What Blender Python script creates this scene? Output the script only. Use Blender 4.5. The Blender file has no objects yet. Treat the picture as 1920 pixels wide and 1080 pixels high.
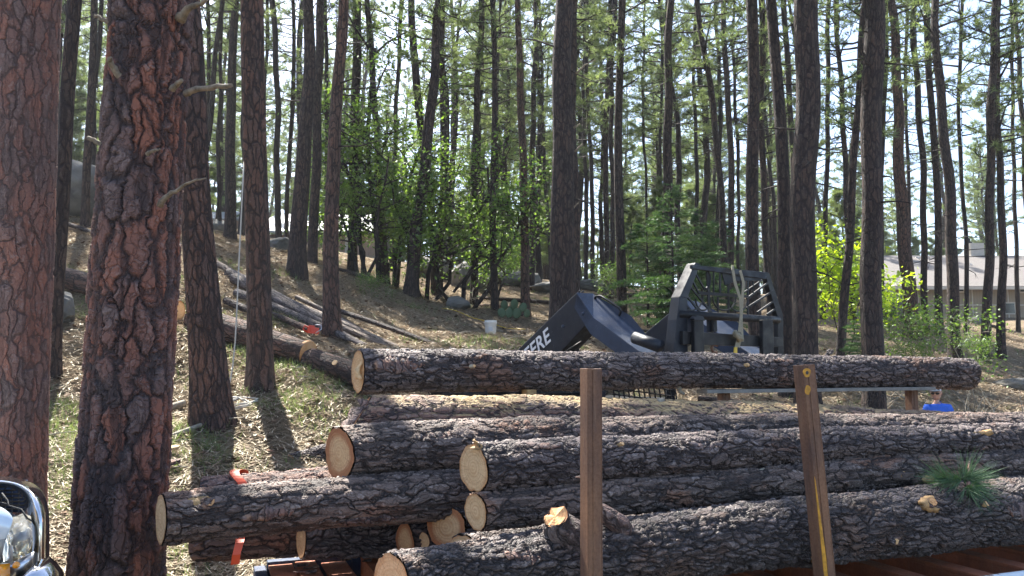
import bpy, bmesh, math, random
import numpy as np
from mathutils import Vector, Matrix
R = math.radians
# ------------------------------------------------------------------ camera, sky, sun, exposure
sc = bpy.context.scene
C = sc.collection
CZ = 1.8                       # camera height above the trailer's ground
F = 1500.0                     # focal length in pixels of a 1920 px wide frame
PITCH = math.atan(0.1)
cam = bpy.data.cameras.new("camera"); camo = bpy.data.objects.new("camera", cam); C.objects.link(camo)
cam.sensor_width = 36.0; cam.lens = 36.0 * F / 1920.0
cam.clip_start = 0.05; cam.clip_end = 1500
camo.location = (0, 0, CZ); camo.rotation_euler = (R(90) + PITCH, 0, 0)
sc.camera = camo
SUN_AZ, SUN_EL = R(-27), R(52)  # azimuth measured from +Y towards +X
w = bpy.data.worlds.new("World"); sc.world = w; w.use_nodes = True
sky = w.node_tree.nodes.new('ShaderNodeTexSky'); sky.sky_type = 'NISHITA'; sky.sun_disc = False
sky.sun_elevation = SUN_EL; sky.sun_rotation = SUN_AZ; sky.dust_density = 5.0; sky.air_density = 1.0; sky.altitude = 1600
bg = w.node_tree.nodes['Background']; bg.inputs['Strength'].default_value = 0.11
w.node_tree.links.new(sky.outputs[0], bg.inputs[0])
sl = bpy.data.lights.new("sun", 'SUN'); so = bpy.data.objects.new("sun", sl); C.objects.link(so)
sl.energy = 5.0; sl.angle = R(0.5); sl.color = (1.0, 0.95, 0.86)
sd = Vector((math.sin(SUN_AZ) * math.cos(SUN_EL), math.cos(SUN_AZ) * math.cos(SUN_EL), math.sin(SUN_EL)))
so.rotation_euler = sd.to_track_quat('Z', 'Y').to_euler(); so.location = sd * 60
vs = sc.view_settings; vs.view_transform = 'Standard'; vs.look = 'None'; vs.gamma = 1.0; vs.exposure = 2.0
sc.cycles.max_bounces = 8; sc.cycles.diffuse_bounces = 3; sc.cycles.transmission_bounces = 4
sc.cycles.caustics_reflective = False; sc.cycles.caustics_refractive = False

rng = np.random.default_rng(7); random.seed(7)
# ------------------------------------------------------------------ pixel helpers (reference frame 1920x1080)
cp, sp = math.cos(PITCH), math.sin(PITCH)
def ray(px, py):
    a = (px - 960) / F; b = (py - 540) / F
    return Vector((a, cp + b * sp, sp - b * cp))
def at(px, py, Y):
    r = ray(px, py); return Vector((0, 0, CZ)) + r * (Y / r.y)
def onplane(px, py, p0, n):
    r = ray(px, py); o = Vector((0, 0, CZ)); n = Vector(n)
    return o + r * ((Vector(p0) - o).dot(n) / r.dot(n))
def psize(wpx, Y):            # pixels -> metres at depth Y
    return wpx * Y / F
DU = Vector((0.934, 0.358, 0)).normalized(); DV = Vector((-DU.y, DU.x, 0))   # along / across the trailer
def T(u, v, z): return DU * u + DV * v + Vector((0, 0, CZ + z))
def pv(px, py, v): return onplane(px, py, DV * v, DV)

# ------------------------------------------------------------------ object helpers
def link(o, parent=None):
    C.objects.link(o)
    if parent is not None: o.parent = parent
    return o
def empty(name, loc=(0, 0, 0)):
    o = bpy.data.objects.new(name, None); o.empty_display_size = 0.1; C.objects.link(o); o.location = loc; return o
def tag(o, label=None, cat=None, group=None, kind=None):
    if label: o['label'] = label
    if cat: o['category'] = cat
    if group: o['group'] = group
    if kind: o['kind'] = kind
    return o
def mesh_np(name, V, Fc, mat, attrs=None, smooth=True):
    """V (n,3), Fc (m,k) one face size"""
    V = np.asarray(V, dtype=np.float32); Fc = np.asarray(Fc, dtype=np.int32)
    me = bpy.data.meshes.new(name); n, k = Fc.shape
    me.vertices.add(len(V)); me.vertices.foreach_set('co', V.ravel())
    me.loops.add(n * k); me.loops.foreach_set('vertex_index', Fc.ravel())
    me.polygons.add(n); me.polygons.foreach_set('loop_start', np.arange(0, n * k, k, dtype=np.int32))
    me.polygons.foreach_set('loop_total', np.full(n, k, dtype=np.int32))
    me.polygons.foreach_set('use_smooth', np.full(n, smooth, dtype=bool))
    me.update(calc_edges=True)
    if attrs:
        for an, (ty, arr) in attrs.items():
            a = me.attributes.new(an, ty, 'POINT')
            a.data.foreach_set('vector' if ty == 'FLOAT_VECTOR' else 'value', np.asarray(arr, dtype=np.float32).ravel())
    me.validate()
    if mat: me.materials.append(mat)
    return me
def obj(name, me, parent=None, loc=None):
    o = bpy.data.objects.new(name, me); link(o, parent)
    if loc is not None: o.location = loc
    return o
class MB:
    """collects pieces (mixed faces) of one mesh"""
    def __init__(s): s.v = []; s.f = []; s.bc = []
    def add(s, V, Fs, bc=None):
        o = len(s.v); V = [tuple(x) for x in V]
        s.v += V; s.f += [tuple(i + o for i in f) for f in Fs]
        s.bc += [tuple(x) for x in (bc if bc is not None else V)]
    def box(s, c, size, axes=None):
        c = Vector(c); ax = axes or (Vector((1, 0, 0)), Vector((0, 1, 0)), Vector((0, 0, 1)))
        h = [Vector(a) * (d / 2) for a, d in zip(ax, size)]
        V = [c + h[0] * i + h[1] * j + h[2] * k for k in (-1, 1) for j in (-1, 1) for i in (-1, 1)]
        s.add(V, [(0, 2, 3, 1), (4, 5, 7, 6), (0, 1, 5, 4), (2, 6, 7, 3), (0, 4, 6, 2), (1, 3, 7, 5)])
    def prism(s, poly, d):
        n = len(poly); d = Vector(d); P = [Vector(p) for p in poly]; V = P + [p + d for p in P]
        s.add(V, [tuple(range(n)), tuple(range(2 * n - 1, n - 1, -1))] + [(i, i + n, (i + 1) % n + n, (i + 1) % n) for i in range(n)])
    def tube(s, path, rad, seg=8, cap=True):
        V, Fq, bc = tube_grid(path, rad, seg)
        n = len(path); Fs = [tuple(f) for f in Fq]
        if cap: Fs += [tuple(range(seg - 1, -1, -1)), tuple(range((n - 1) * seg, n * seg))]
        s.add(V, Fs, bc)
    def build(s, name, mat, parent=None, smooth=False, bevel=0):
        me = bpy.data.meshes.new(name); me.from_pydata(s.v, [], s.f)
        a = me.attributes.new('bc', 'FLOAT_VECTOR', 'POINT'); a.data.foreach_set('vector', np.array(s.bc, dtype=np.float32).ravel())
        bm = bmesh.new(); bm.from_mesh(me); bmesh.ops.recalc_face_normals(bm, faces=bm.faces); bm.to_mesh(me); bm.free()
        if smooth:
            me.polygons.foreach_set('use_smooth', [True] * len(me.polygons))
        me.materials.append(mat); o = obj(name, me, parent)
        if bevel:
            m = o.modifiers.new('bevel', 'BEVEL'); m.width = bevel; m.segments = 2; m.limit_method = 'ANGLE'
        return o
def tube_grid(path, rad, seg=8):
    P = np.array([tuple(p) for p in path], dtype=float); n = len(P)
    rad = np.broadcast_to(np.asarray(rad, dtype=float), (n,))
    t = np.gradient(P, axis=0); t /= np.linalg.norm(t, axis=1)[:, None] + 1e-9
    ref = np.array([0., 0, 1]) if abs(t[0][2]) < 0.9 else np.array([1., 0, 0])
    nrm = np.cross(t[0], ref); nrm /= np.linalg.norm(nrm); ns = []
    for i in range(n):
        nrm = nrm - t[i] * nrm.dot(t[i]); nrm /= np.linalg.norm(nrm); ns.append(nrm)
    ns = np.array(ns); bs = np.cross(t, ns)
    th = np.linspace(0, 2 * np.pi, seg, endpoint=False)
    V = P[:, None, :] + rad[:, None, None] * (np.cos(th)[None, :, None] * ns[:, None, :] + np.sin(th)[None, :, None] * bs[:, None, :])
    L = np.concatenate([[0], np.cumsum(np.linalg.norm(np.diff(P, axis=0), axis=1))])
    bc = np.stack([np.cos(th)[None] * rad[:, None], np.sin(th)[None] * rad[:, None], np.broadcast_to(L[:, None], (n, seg))], -1)
    i = np.arange(n - 1)[:, None] * seg; j = np.arange(seg)[None]; j2 = (j + 1) % seg
    Fq = np.stack([i + j, i + j2, i + seg + j2, i + seg + j], -1).reshape(-1, 4)
    return V.reshape(-1, 3), Fq, bc.reshape(-1, 3)

# ------------------------------------------------------------------ node materials
class NT:
    def __init__(s, name):
        s.m = bpy.data.materials.new(name); s.m.use_nodes = True; s.t = s.m.node_tree
        s.out = s.t.nodes['Material Output']; s.b = s.t.nodes['Principled BSDF']
    def n(s, ty, **kw):
        nd = s.t.nodes.new(ty)
        for k, v in kw.items():
            if k.startswith('i_'):
                key = k[2:]; key = int(key) if key.isdigit() else key.replace('_', ' ')
                s.set(nd.inputs[key], v)
            else: setattr(nd, k, v)
        return nd
    def set(s, sock, v):
        if isinstance(v, bpy.types.NodeSocket): s.t.links.new(v, sock)
        else:
            if isinstance(v, tuple) and len(v) == 3 and sock.type == 'RGBA': v = (*v, 1)
            sock.default_value = v
    def math(s, op, a, b=0.0, c=None, clamp=False):
        nd = s.n('ShaderNodeMath', operation=op, use_clamp=clamp); s.set(nd.inputs[0], a); s.set(nd.inputs[1], b)
        if c is not None: s.set(nd.inputs[2], c)
        return nd.outputs[0]
    def vmath(s, op, a, b=(0, 0, 0)):
        nd = s.n('ShaderNodeVectorMath', operation=op); s.set(nd.inputs[0], a)
        if op == 'SCALE': s.set(nd.inputs['Scale'], b)
        else: s.set(nd.inputs[1], b)
        return nd.outputs[0]
    def mix(s, f, a, b, mode='MIX'):
        nd = s.n('ShaderNodeMix', data_type='RGBA', blend_type=mode); s.set(nd.inputs[0], f); s.set(nd.inputs[6], a); s.set(nd.inputs[7], b)
        return nd.outputs[2]
    def mr(s, v, a, b, c=0.0, d=1.0, smooth=False):
        nd = s.n('ShaderNodeMapRange', interpolation_type='SMOOTHSTEP' if smooth else 'LINEAR')
        for i, x in enumerate((v, a, b, c, d)): s.set(nd.inputs[i], x)
        return nd.outputs[0]
    def noise(s, vec, scale, detail=4, rough=0.55, dist=0.0):
        return s.n('ShaderNodeTexNoise', i_Vector=vec, i_Scale=scale, i_Detail=detail, i_Roughness=rough, i_Distortion=dist)
    def attr(s, name):
        return s.n('ShaderNodeAttribute', attribute_name=name)
    def bump(s, h, strength=0.5, dist=0.02):
        nd = s.n('ShaderNodeBump', i_Height=h, i_Strength=strength, i_Distance=dist); s.set(s.b.inputs['Normal'], nd.outputs[0]); return nd

def bark_mat(name, colA, colB, colC, crack_col, scale=7.0, zs=0.3, warp=0.10, disp=0.0, cw=0.16, bump=0.6, flake=2.7, rough=0.85, fur=0.5, patch=None, hard=0.28, cs=.92):
    N = NT(name)
    oi = N.n('ShaderNodeObjectInfo')
    v = N.vmath('ADD', N.attr('bc').outputs['Vector'], N.vmath('SCALE', (13.1, 7.7, 31.3), oi.outputs['Random']))
    wn = N.noise(v, 3.0, 3); wv = N.vmath('SCALE', N.vmath('SUBTRACT', wn.outputs['Color'], (0.5, 0.5, 0.5)), warp * 2)
    wn2 = N.noise(v, 16.0, 3, 0.6); wv2 = N.vmath('SCALE', N.vmath('SUBTRACT', wn2.outputs['Color'], (0.5, 0.5, 0.5)), warp * 0.55)
    p = N.vmath('ADD', N.vmath('ADD', v, wv), wv2); p = N.vmath('MULTIPLY', p, (1, 1, zs))
    e1 = N.n('ShaderNodeTexVoronoi', feature='DISTANCE_TO_EDGE', i_Vector=p, i_Scale=scale, i_Randomness=1.0)
    f1 = N.n('ShaderNodeTexVoronoi', feature='F1', i_Vector=p, i_Scale=scale)
    e2 = N.n('ShaderNodeTexVoronoi', feature='DISTANCE_TO_EDGE', i_Vector=N.vmath('MULTIPLY', p, (1, 1, 1.5)), i_Scale=scale * flake)
    f2 = N.n('ShaderNodeTexVoronoi', feature='F1', i_Vector=N.vmath('MULTIPLY', p, (1, 1, 1.5)), i_Scale=scale * flake)
    fine = N.noise(v, 60, 5, 0.7)
    wid = N.mr(N.noise(v, 5, 2).outputs[0], 0.3, 0.7, cw * 0.45, cw * 1.5)
    c1 = N.mr(e1.outputs['Distance'], 0.0, wid, 0, 1, True)
    fn = N.noise(N.vmath('MULTIPLY', v, (1, 1, zs * .42)), scale * 1.35, 5, .62, .3)
    fl = N.mr(fn.outputs[0], .40, .49, 1 - fur, 1, True); c1 = N.math('MULTIPLY', c1, fl)
    c2 = N.mr(e2.outputs['Distance'], 0.0, 0.12, 0, 1, True)
    big = N.mr(N.noise(v, 1.7, 3).outputs[0], 0.38, 0.62)
    cell = N.mr(N.n('ShaderNodeSeparateColor', i_0=f1.outputs['Color']).outputs[0], 0.1, 0.9)
    cell2 = N.n('ShaderNodeSeparateColor', i_0=f2.outputs['Color']).outputs[1]
    col = N.mix(N.mr(N.math('ADD', N.math('MULTIPLY', cell, 0.6), N.math('MULTIPLY', big, 0.5)), 0.25, 0.85), colA, colB)
    col = N.mix(N.mr(N.math('MULTIPLY', cell2, N.mr(fine.outputs[0], 0.35, 0.65)), 0.25, 0.8, 0.0, 0.75), col, colC)
    if patch:
        pn = N.noise(N.vmath('MULTIPLY', v, (1, 1, .5)), 3.1, 5, .68)
        col = N.mix(N.mr(pn.outputs[0], .56, .62, 0, .85), col, N.mix(fine.outputs[0], patch, tuple(c * 1.7 for c in patch)))
    col = N.mix(N.mr(c2, 0, 1, hard, 0), col, crack_col)
    col = N.mix(N.mr(c1, 0, 1, cs, 0), col, crack_col)
    col = N.mix(N.mr(fine.outputs[0], 0.3, 0.7, 0.25, 0.0), col, crack_col)
    N.set(N.b.inputs['Base Color'], col); N.b.inputs['Roughness'].default_value = rough
    N.b.inputs['Specular IOR Level'].default_value = 0.35
    lift = N.math('MULTIPLY', c2, N.mr(cell2, 0, 1, 0.15, 0.45))
    h = N.math('ADD', N.math('ADD', N.math('MULTIPLY', c1, N.mr(cell, 0, 1, 0.6, 1.0)), lift), N.math('MULTIPLY', fine.outputs[0], 0.28))
    if disp:
        d = N.n('ShaderNodeDisplacement', i_Height=h, i_Midlevel=0.9, i_Scale=disp)
        N.t.links.new(d.outputs[0], N.out.inputs['Displacement']); N.m.displacement_method = 'BOTH'
    else: N.bump(h, bump, 0.03)
    return N.m

M = {}
M['bark_red'] = bark_mat('bark_red', (.27, .105, .065), (.135, .088, .078), (.22, .165, .15), (.032, .025, .025), 10, 0.30, 0.11, 0.026, 0.17, fur=.75, cs=.88)
M['bark_red_fine'] = bark_mat('bark_red_fine', (.29, .13, .09), (.18, .12, .105), (.25, .19, .175), (.055, .042, .040), 15, 0.30, 0.085, 0.012, 0.11, fur=.5, cs=.72)
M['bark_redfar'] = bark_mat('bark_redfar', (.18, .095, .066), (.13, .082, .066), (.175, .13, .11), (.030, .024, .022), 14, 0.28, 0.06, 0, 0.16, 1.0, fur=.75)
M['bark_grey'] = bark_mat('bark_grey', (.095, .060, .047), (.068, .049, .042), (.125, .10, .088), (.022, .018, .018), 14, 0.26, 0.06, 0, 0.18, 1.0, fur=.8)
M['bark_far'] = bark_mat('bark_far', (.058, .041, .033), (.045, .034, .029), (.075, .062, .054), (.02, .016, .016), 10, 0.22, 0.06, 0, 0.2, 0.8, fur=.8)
M['bark_log'] = bark_mat('bark_log', (.195, .150, .138), (.115, .092, .088), (.31, .265, .25), (.020, .016, .017), 24, 0.30, 0.09, 0.017, 0.15, flake=2.2, rough=0.62, fur=.7, patch=(.15, .085, .06), hard=.4)
M['bark_log_brown'] = bark_mat('bark_log_brown', (.22, .155, .125), (.13, .098, .085), (.32, .265, .235), (.022, .017, .016), 19, 0.24, 0.10, 0.015, 0.13, flake=2.6, rough=0.68, fur=.75, patch=(.19, .10, .065), hard=.35)
M['bark_log_dark'] = bark_mat('bark_log_dark', (.165, .13, .122), (.10, .082, .078), (.27, .235, .225), (.018, .015, .015), 28, 0.26, 0.08, 0.019, 0.17, flake=1.9, rough=0.58, fur=.6, patch=(.12, .075, .055), hard=.45)
M['bark_logred'] = bark_mat('bark_logred', (.27, .145, .105), (.16, .11, .10), (.30, .24, .21), (.022, .017, .018), 19, 0.30, 0.09, 0.014, 0.14, flake=2.1, rough=0.7, fur=.6, patch=(.26, .15, .09))
M['bark_pole'] = bark_mat('bark_pole', (.20, .16, .145), (.13, .105, .10), (.28, .24, .22), (.03, .025, .024), 22, 0.2, 0.07, 0.0, 0.16, fur=.6)
M['bark_logpale'] = bark_mat('bark_logpale', (.30, .235, .17), (.20, .15, .12), (.34, .29, .24), (.06, .045, .04), 9, 0.10, 0.10, 0.0, 0.14)

def dust(mat, name):
    m = M[mat].copy(); m.name = name; t = m.node_tree; b = t.nodes['Principled BSDF']; l = b.inputs['Base Color'].links[0]; src = l.from_socket
    g_ = t.nodes.new('ShaderNodeNewGeometry'); sx = t.nodes.new('ShaderNodeSeparateXYZ'); t.links.new(g_.outputs['True Normal'], sx.inputs[0])
    nz = t.nodes.new('ShaderNodeTexNoise'); nz.inputs['Scale'].default_value = 2.4; nz.inputs['Detail'].default_value = 6; nz.inputs['Roughness'].default_value = .7; t.links.new(g_.outputs['Position'], nz.inputs['Vector'])
    a = t.nodes.new('ShaderNodeMapRange'); a.inputs[1].default_value = .25; a.inputs[2].default_value = .75; t.links.new(sx.outputs[2], a.inputs[0])
    c = t.nodes.new('ShaderNodeMapRange'); c.inputs[1].default_value = .38; c.inputs[2].default_value = .55; t.links.new(nz.outputs[0], c.inputs[0])
    mu = t.nodes.new('ShaderNodeMath'); mu.operation = 'MULTIPLY'; t.links.new(a.outputs[0], mu.inputs[0]); t.links.new(c.outputs[0], mu.inputs[1])
    mx = t.nodes.new('ShaderNodeMix'); mx.data_type = 'RGBA'; t.links.new(mu.outputs[0], mx.inputs[0]); t.links.new(src, mx.inputs[6]); mx.inputs[7].default_value = (.36, .26, .13, 1); t.links.new(mx.outputs[2], b.inputs['Base Color']); M[name] = m
dust('bark_logred', 'bark_sawdust')
def simple(name, col, rough=0.6, metal=0.0, var=0.25, vscale=8, bump=0.0, dark=None, coat=0):
    N = NT(name); tc = N.n('ShaderNodeTexCoord').outputs['Object']
    n1 = N.noise(tc, vscale, 5, 0.6); dk = dark or tuple(c * (1 - var) for c in col)
    N.set(N.b.inputs['Base Color'], N.mix(N.mr(n1.outputs[0], 0.35, 0.65), dk, col))
    N.b.inputs['Roughness'].default_value = rough; N.b.inputs['Metallic'].default_value = metal
    if coat: N.b.inputs['Coat Weight'].default_value = coat
    if bump: N.bump(N.noise(tc, vscale * 6, 4).outputs[0], bump, 0.01)
    return N.m
def wood_end(name, pale, rim, r0_=.95):
    N = NT(name); bc = N.attr('bc').outputs['Vector']
    s = N.n('ShaderNodeSeparateXYZ', i_0=bc)   # x,y = in-plane metres, z = 0..1 radius share
    d = N.n('ShaderNodeVectorMath', operation='LENGTH', i_0=N.vmath('MULTIPLY', bc, (1, 1, 0)))
    nz = N.noise(bc, 9, 3)
    ph = N.math('ADD', N.math('MULTIPLY', d.outputs['Value'], 340), N.math('MULTIPLY', nz.outputs[0], 9))
    ring = N.mr(N.math('SINE', ph), -1, 1)
    col = N.mix(N.math('MULTIPLY', ring, 0.42), pale, tuple(c * k for c, k in zip(pale, (.72, .6, .45))))
    st = N.noise(N.vmath('MULTIPLY', bc, (25, 90, 1)), 1.0, 4)
    col = N.mix(N.mr(st.outputs[0], .45, .7, 0, .35), col, rim)
    col = N.mix(N.mr(N.math('ADD', s.outputs[2], N.math('MULTIPLY', N.noise(bc, 14, 3).outputs[0], .35)), r0_, r0_ + .22), col, rim)
    at2 = N.math('ARCTAN2', s.outputs[1], s.outputs[0]); cr = N.n('ShaderNodeTexNoise', noise_dimensions='1D', i_W=N.math('ADD', N.math('MULTIPLY', at2, 5.0), N.math('MULTIPLY', nz.outputs[0], .8)), i_Scale=2.0, i_Detail=2)
    col = N.mix(N.math('MULTIPLY', N.mr(N.math('ABSOLUTE', N.math('SUBTRACT', cr.outputs[0], .5)), 0, .012, .8, 0), N.mr(d.outputs['Value'], .01, .05)), col, (.14, .08, .04))
    sm = N.noise(N.vmath('ADD', bc, (oi_ := N.n('ShaderNodeObjectInfo').outputs['Location'])), 6, 4, .6)
    col = N.mix(N.mr(sm.outputs[0], .5, .68, 0, .55), col, tuple(c * k for c, k in zip(pale, (.68, .5, .36))))
    col = N.mix(N.mr(N.noise(bc, 35, 4, .7).outputs[0], .62, .72, 0, .5), col, (.16, .09, .04))
    N.set(N.b.inputs['Base Color'], col); N.b.inputs['Roughness'].default_value = .8
    N.bump(N.math('ADD', st.outputs[0], ring), .25, .004)
    return N.m
M['cut'] = wood_end('cut_wood', (.72, .50, .27), (.42, .19, .07))
M['cut_or'] = wood_end('cut_wood_orange', (.60, .34, .15), (.36, .13, .05))
M['cut_or2'] = wood_end('cut_wood_mixed', (.66, .43, .22), (.36, .14, .055), .72)
M['deadwood'] = simple('dead_wood', (.33, .29, .22), .8, 0, .5, 14, .5)
M['stubwood'] = simple('stub_wood', (.25, .20, .14), .85, 0, .6, 18, .8)
M['resin'] = simple('splintered_wood', (.48, .29, .12), .7, 0, .5, 25, .5)
M['saw'] = simple('sawn_plank', (.22, .21, .19), .8, 0, .35, 10, .3)

def leaf_mat(name, c1, c2, trans=0.5, tcol=None):
    N = NT(name); N.t.nodes.remove(N.b)
    a = N.attr('rnd').outputs['Fac']; oi = N.n('ShaderNodeObjectInfo').outputs['Random']
    f = N.math('ADD', N.math('MULTIPLY', a, .75), N.math('MULTIPLY', oi, .25))
    col = N.mix(f, c1, c2)
    di = N.n('ShaderNodeBsdfDiffuse', i_Color=col)
    tr = N.n('ShaderNodeBsdfTranslucent', i_Color=N.mix(1.0, col, tcol or (1.5, 1.6, .8), 'MULTIPLY'))
    gl = N.n('ShaderNodeBsdfGlossy', i_Roughness=.45, i_Color=(.5, .55, .5))
    m1 = N.n('ShaderNodeMixShader', i_0=trans, i_1=di.outputs[0], i_2=tr.outputs[0])
    m2 = N.n('ShaderNodeMixShader', i_0=.08, i_1=m1.outputs[0], i_2=gl.outputs[0])
    N.t.links.new(m2.outputs[0], N.out.inputs['Surface'])
    return N.m
M['needle'] = leaf_mat('pine_needles', (.06, .10, .042), (.17, .215, .095), .56, (1.75, 1.7, 1.2))
M['oakleaf'] = leaf_mat('oak_leaves', (.045, .10, .026), (.16, .24, .06), .55, (1.6, 1.6, .8))
M['yleaf'] = leaf_mat('sapling_leaves', (.26, .38, .03), (.42, .52, .06), .6, (1.5, 1.5, .6))
M['sprig'] = leaf_mat('fresh_needles', (.05, .12, .06), (.14, .22, .12), .25)
M['dry'] = leaf_mat('dry_needles', (.24, .16, .095), (.76, .65, .49), .15, (1, 1, 1))
M['chip'] = leaf_mat('bark_chip', (.05, .03, .022), (.24, .13, .085), .0, (1, 1, 1))
M['grass'] = leaf_mat('grass_blades', (.08, .15, .05), (.27, .31, .13), .4, (1.3, 1.4, .8))
M['cactus'] = simple('cactus_green', (.07, .12, .055), .6, 0, .3, 10, .2)

def ground_mat():
    N = NT('forest_floor'); P = N.n('ShaderNodeNewGeometry').outputs['Position']
    a = N.noise(P, .35, 4, .6); b = N.noise(P, 2.2, 5, .65); c = N.noise(P, 14, 5, .7); d = N.noise(P, 60, 4, .7)
    col = N.mix(N.mr(c.outputs[0], .36, .64), (.10, .066, .043), (.52, .41, .29))
    col = N.mix(N.mr(d.outputs[0], .35, .7, 0, .6), col, (.40, .32, .22))
    col = N.mix(N.mr(b.outputs[0], .52, .68, 0, .55), col, (.12, .075, .045))
    g = N.math('MULTIPLY', N.mr(a.outputs[0], .46, .62), N.mr(c.outputs[0], .3, .6, .0, .28))
    y = N.n('ShaderNodeSeparateXYZ', i_0=P)
    g = N.math('MULTIPLY', g, N.mr(y.outputs[0], -8, 8, .45, 1.0))
    col = N.mix(g, col, (.13, .15, .055))
    N.set(N.b.inputs['Base Color'], col); N.b.inputs['Roughness'].default_value = .95; N.b.inputs['Specular IOR Level'].default_value = .1
    N.bump(N.math('ADD', N.math('MULTIPLY', c.outputs[0], 1.0), N.math('MULTIPLY', d.outputs[0], .4)), 1.0, .2)
    return N.m
M['ground'] = ground_mat()
def rock_mat():
    N = NT('granite'); P = N.n('ShaderNodeTexCoord').outputs['Object']
    a = N.noise(P, 1.5, 5, .6); b = N.noise(P, 12, 5, .7)
    col = N.mix(N.mr(a.outputs[0], .35, .65), (.07, .07, .066), (.17, .16, .145))
    col = N.mix(N.mr(b.outputs[0], .5, .7, 0, .6), col, (.10, .11, .085))
    N.set(N.b.inputs['Base Color'], col); N.b.inputs['Roughness'].default_value = .9
    N.bump(N.math('ADD', a.outputs[0], N.math('MULTIPLY', b.outputs[0], .4)), .7, .1)
    return N.m
M['rock'] = rock_mat()
def rust_mat(name, base, spots, paint=None):
    N = NT(name); P = N.n('ShaderNodeTexCoord').outputs['Object']
    a = N.noise(N.vmath('MULTIPLY', P, (1, 1, .25)), 9, 6, .65); b = N.noise(P, 70, 5, .7); c = N.noise(N.vmath('MULTIPLY', P, (1, 1, .08)), 40, 4, .6)
    col = N.mix(N.mr(a.outputs[0], .35, .65), base, spots)
    col = N.mix(N.mr(b.outputs[0], .45, .75, 0, .5), col, tuple(x * .35 for x in base))
    col = N.mix(N.mr(c.outputs[0], .55, .75, 0, .35), col, (.30, .20, .13))
    if paint: col = N.mix(N.mr(N.noise(P, 6, 5, .7).outputs[0], .42, .5), col, paint)
    N.set(N.b.inputs['Base Color'], col)
    N.set(N.b.inputs['Roughness'], N.mr(b.outputs[0], .3, .7, .55, .85)); N.b.inputs['Metallic'].default_value = .15
    N.bump(b.outputs[0], .3, .003)
    return N.m
M['rust'] = rust_mat('rusty_steel', (.23, .115, .06), (.095, .052, .038))
M['orange'] = rust_mat('orange_paint', (.40, .125, .055), (.24, .085, .045))
M['navy'] = rust_mat('navy_paint', (.025, .05, .11), (.018, .03, .07))
M['whitepaint'] = rust_mat('flaking_white_paint', (.13, .09, .075), (.2, .15, .13), (.58, .64, .68))
M['yellowpaint'] = simple('yellow_paint_mark', (.62, .30, .02), .6, 0, .5, 30)
def machine_mat(name, col, scr=(.45, .5, .55)):
    N = NT(name); P = N.n('ShaderNodeTexCoord').outputs['Object']
    a = N.noise(P, 3, 5, .6); s = N.noise(N.vmath('MULTIPLY', P, (1, 1, 1)), 55, 5, .75)
    c = N.mix(N.mr(a.outputs[0], .3, .7), tuple(x * .75 for x in col), tuple(x * 1.2 for x in col))
    c = N.mix(N.math('MULTIPLY', N.mr(s.outputs[0], .66, .70), N.mr(a.outputs[0], .5, .56)), c, scr)
    du = N.noise(P, 7, 6, .75); c = N.mix(N.mr(du.outputs[0], .55, .75, 0, .3), c, (.07, .055, .045)); N.b.inputs['Specular IOR Level'].default_value = .3
    N.set(N.b.inputs['Base Color'], c); N.set(N.b.inputs['Roughness'], N.mr(du.outputs[0], .4, .65, .32, .75))
    return N.m
M['machine'] = machine_mat('machine_grey', (.012, .016, .024))
M['machine_top'] = machine_mat('machine_skylit', (.030, .045, .078), (.6, .65, .7))  # sky light on the arm's nose plate put into a bluer, lighter paint
M['machine_dk'] = machine_mat('machine_black', (.009, .010, .012), (.06, .05, .045))
M['rubber'] = simple('rubber', (.02, .02, .021), .85, 0, .3, 12, .3)
M['steel'] = simple('bright_steel', (.55, .57, .6), .3, .9, .2, 10)
M['letter'] = simple('white_letter', (.75, .76, .78), .5, 0, .08, 5)
M['strap'] = simple('webbing', (.30, .27, .19), .9, 0, .3, 60, .4)
M['red'] = simple('red_plastic', (.62, .05, .02), .4, 0, .2, 20)
M['ribbon'] = simple('orange_tape', (.85, .10, .03), .45, 0, .1, 10)
M['yellow'] = simple('yellow_plastic', (.65, .42, .03), .5, 0, .2, 10)
M['white'] = simple('white_plastic', (.72, .71, .67), .5, 0, .12, 8)
M['rope'] = simple('rope_fibre', (.55, .52, .46), .9, 0, .3, 200, .5)
M['truck'] = simple('truck_paint', (.60, .68, .74), .2, .1, .05, 3, 0, None, 1.0)
N = NT('chrome'); N.b.inputs['Base Color'].default_value = (.68, .68, .69, 1); N.b.inputs['Metallic'].default_value = 1; N.b.inputs['Roughness'].default_value = .09
N.bump(N.noise(N.n('ShaderNodeTexCoord').outputs['Object'], 9, 2).outputs[0], .12, .02); M['chrome'] = N.m
N = NT('lamp_lens'); N.b.inputs['Base Color'].default_value = (.92, .93, .92, 1); N.b.inputs['Roughness'].default_value = .04
N.b.inputs['Transmission Weight'].default_value = .85; N.b.inputs['IOR'].default_value = 1.35; M['lens'] = N.m
M['reflector'] = simple('lamp_reflector', (.80, .70, .48), .2, .6, .45, 9)
M['amber'] = simple('amber_lens', (.85, .30, .01), .15, 0, .15, 30, 0, None, .8)
M['glass_dk'] = simple('dark_glass', (.02, .025, .03), .08, 0, .2, 3)
M['skin'] = simple('skin', (.47, .26, .18), .55, 0, .12, 20)
M['shirt'] = simple('blue_shirt', (.03, .13, .62), .8, 0, .2, 12)
M['jeans'] = simple('denim', (.05, .07, .12), .9, 0, .3, 30)
M['hair'] = simple('dark_hair', (.03, .022, .018), .8, 0, .3, 60)
M['boot'] = simple('leather', (.08, .05, .03), .7, 0, .3, 20)
M['black'] = simple('black_plastic', (.015, .015, .016), .4, 0, .2, 12)
M['capw'] = simple('cap_cloth', (.55, .55, .55), .85, 0, .1, 20)
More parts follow.
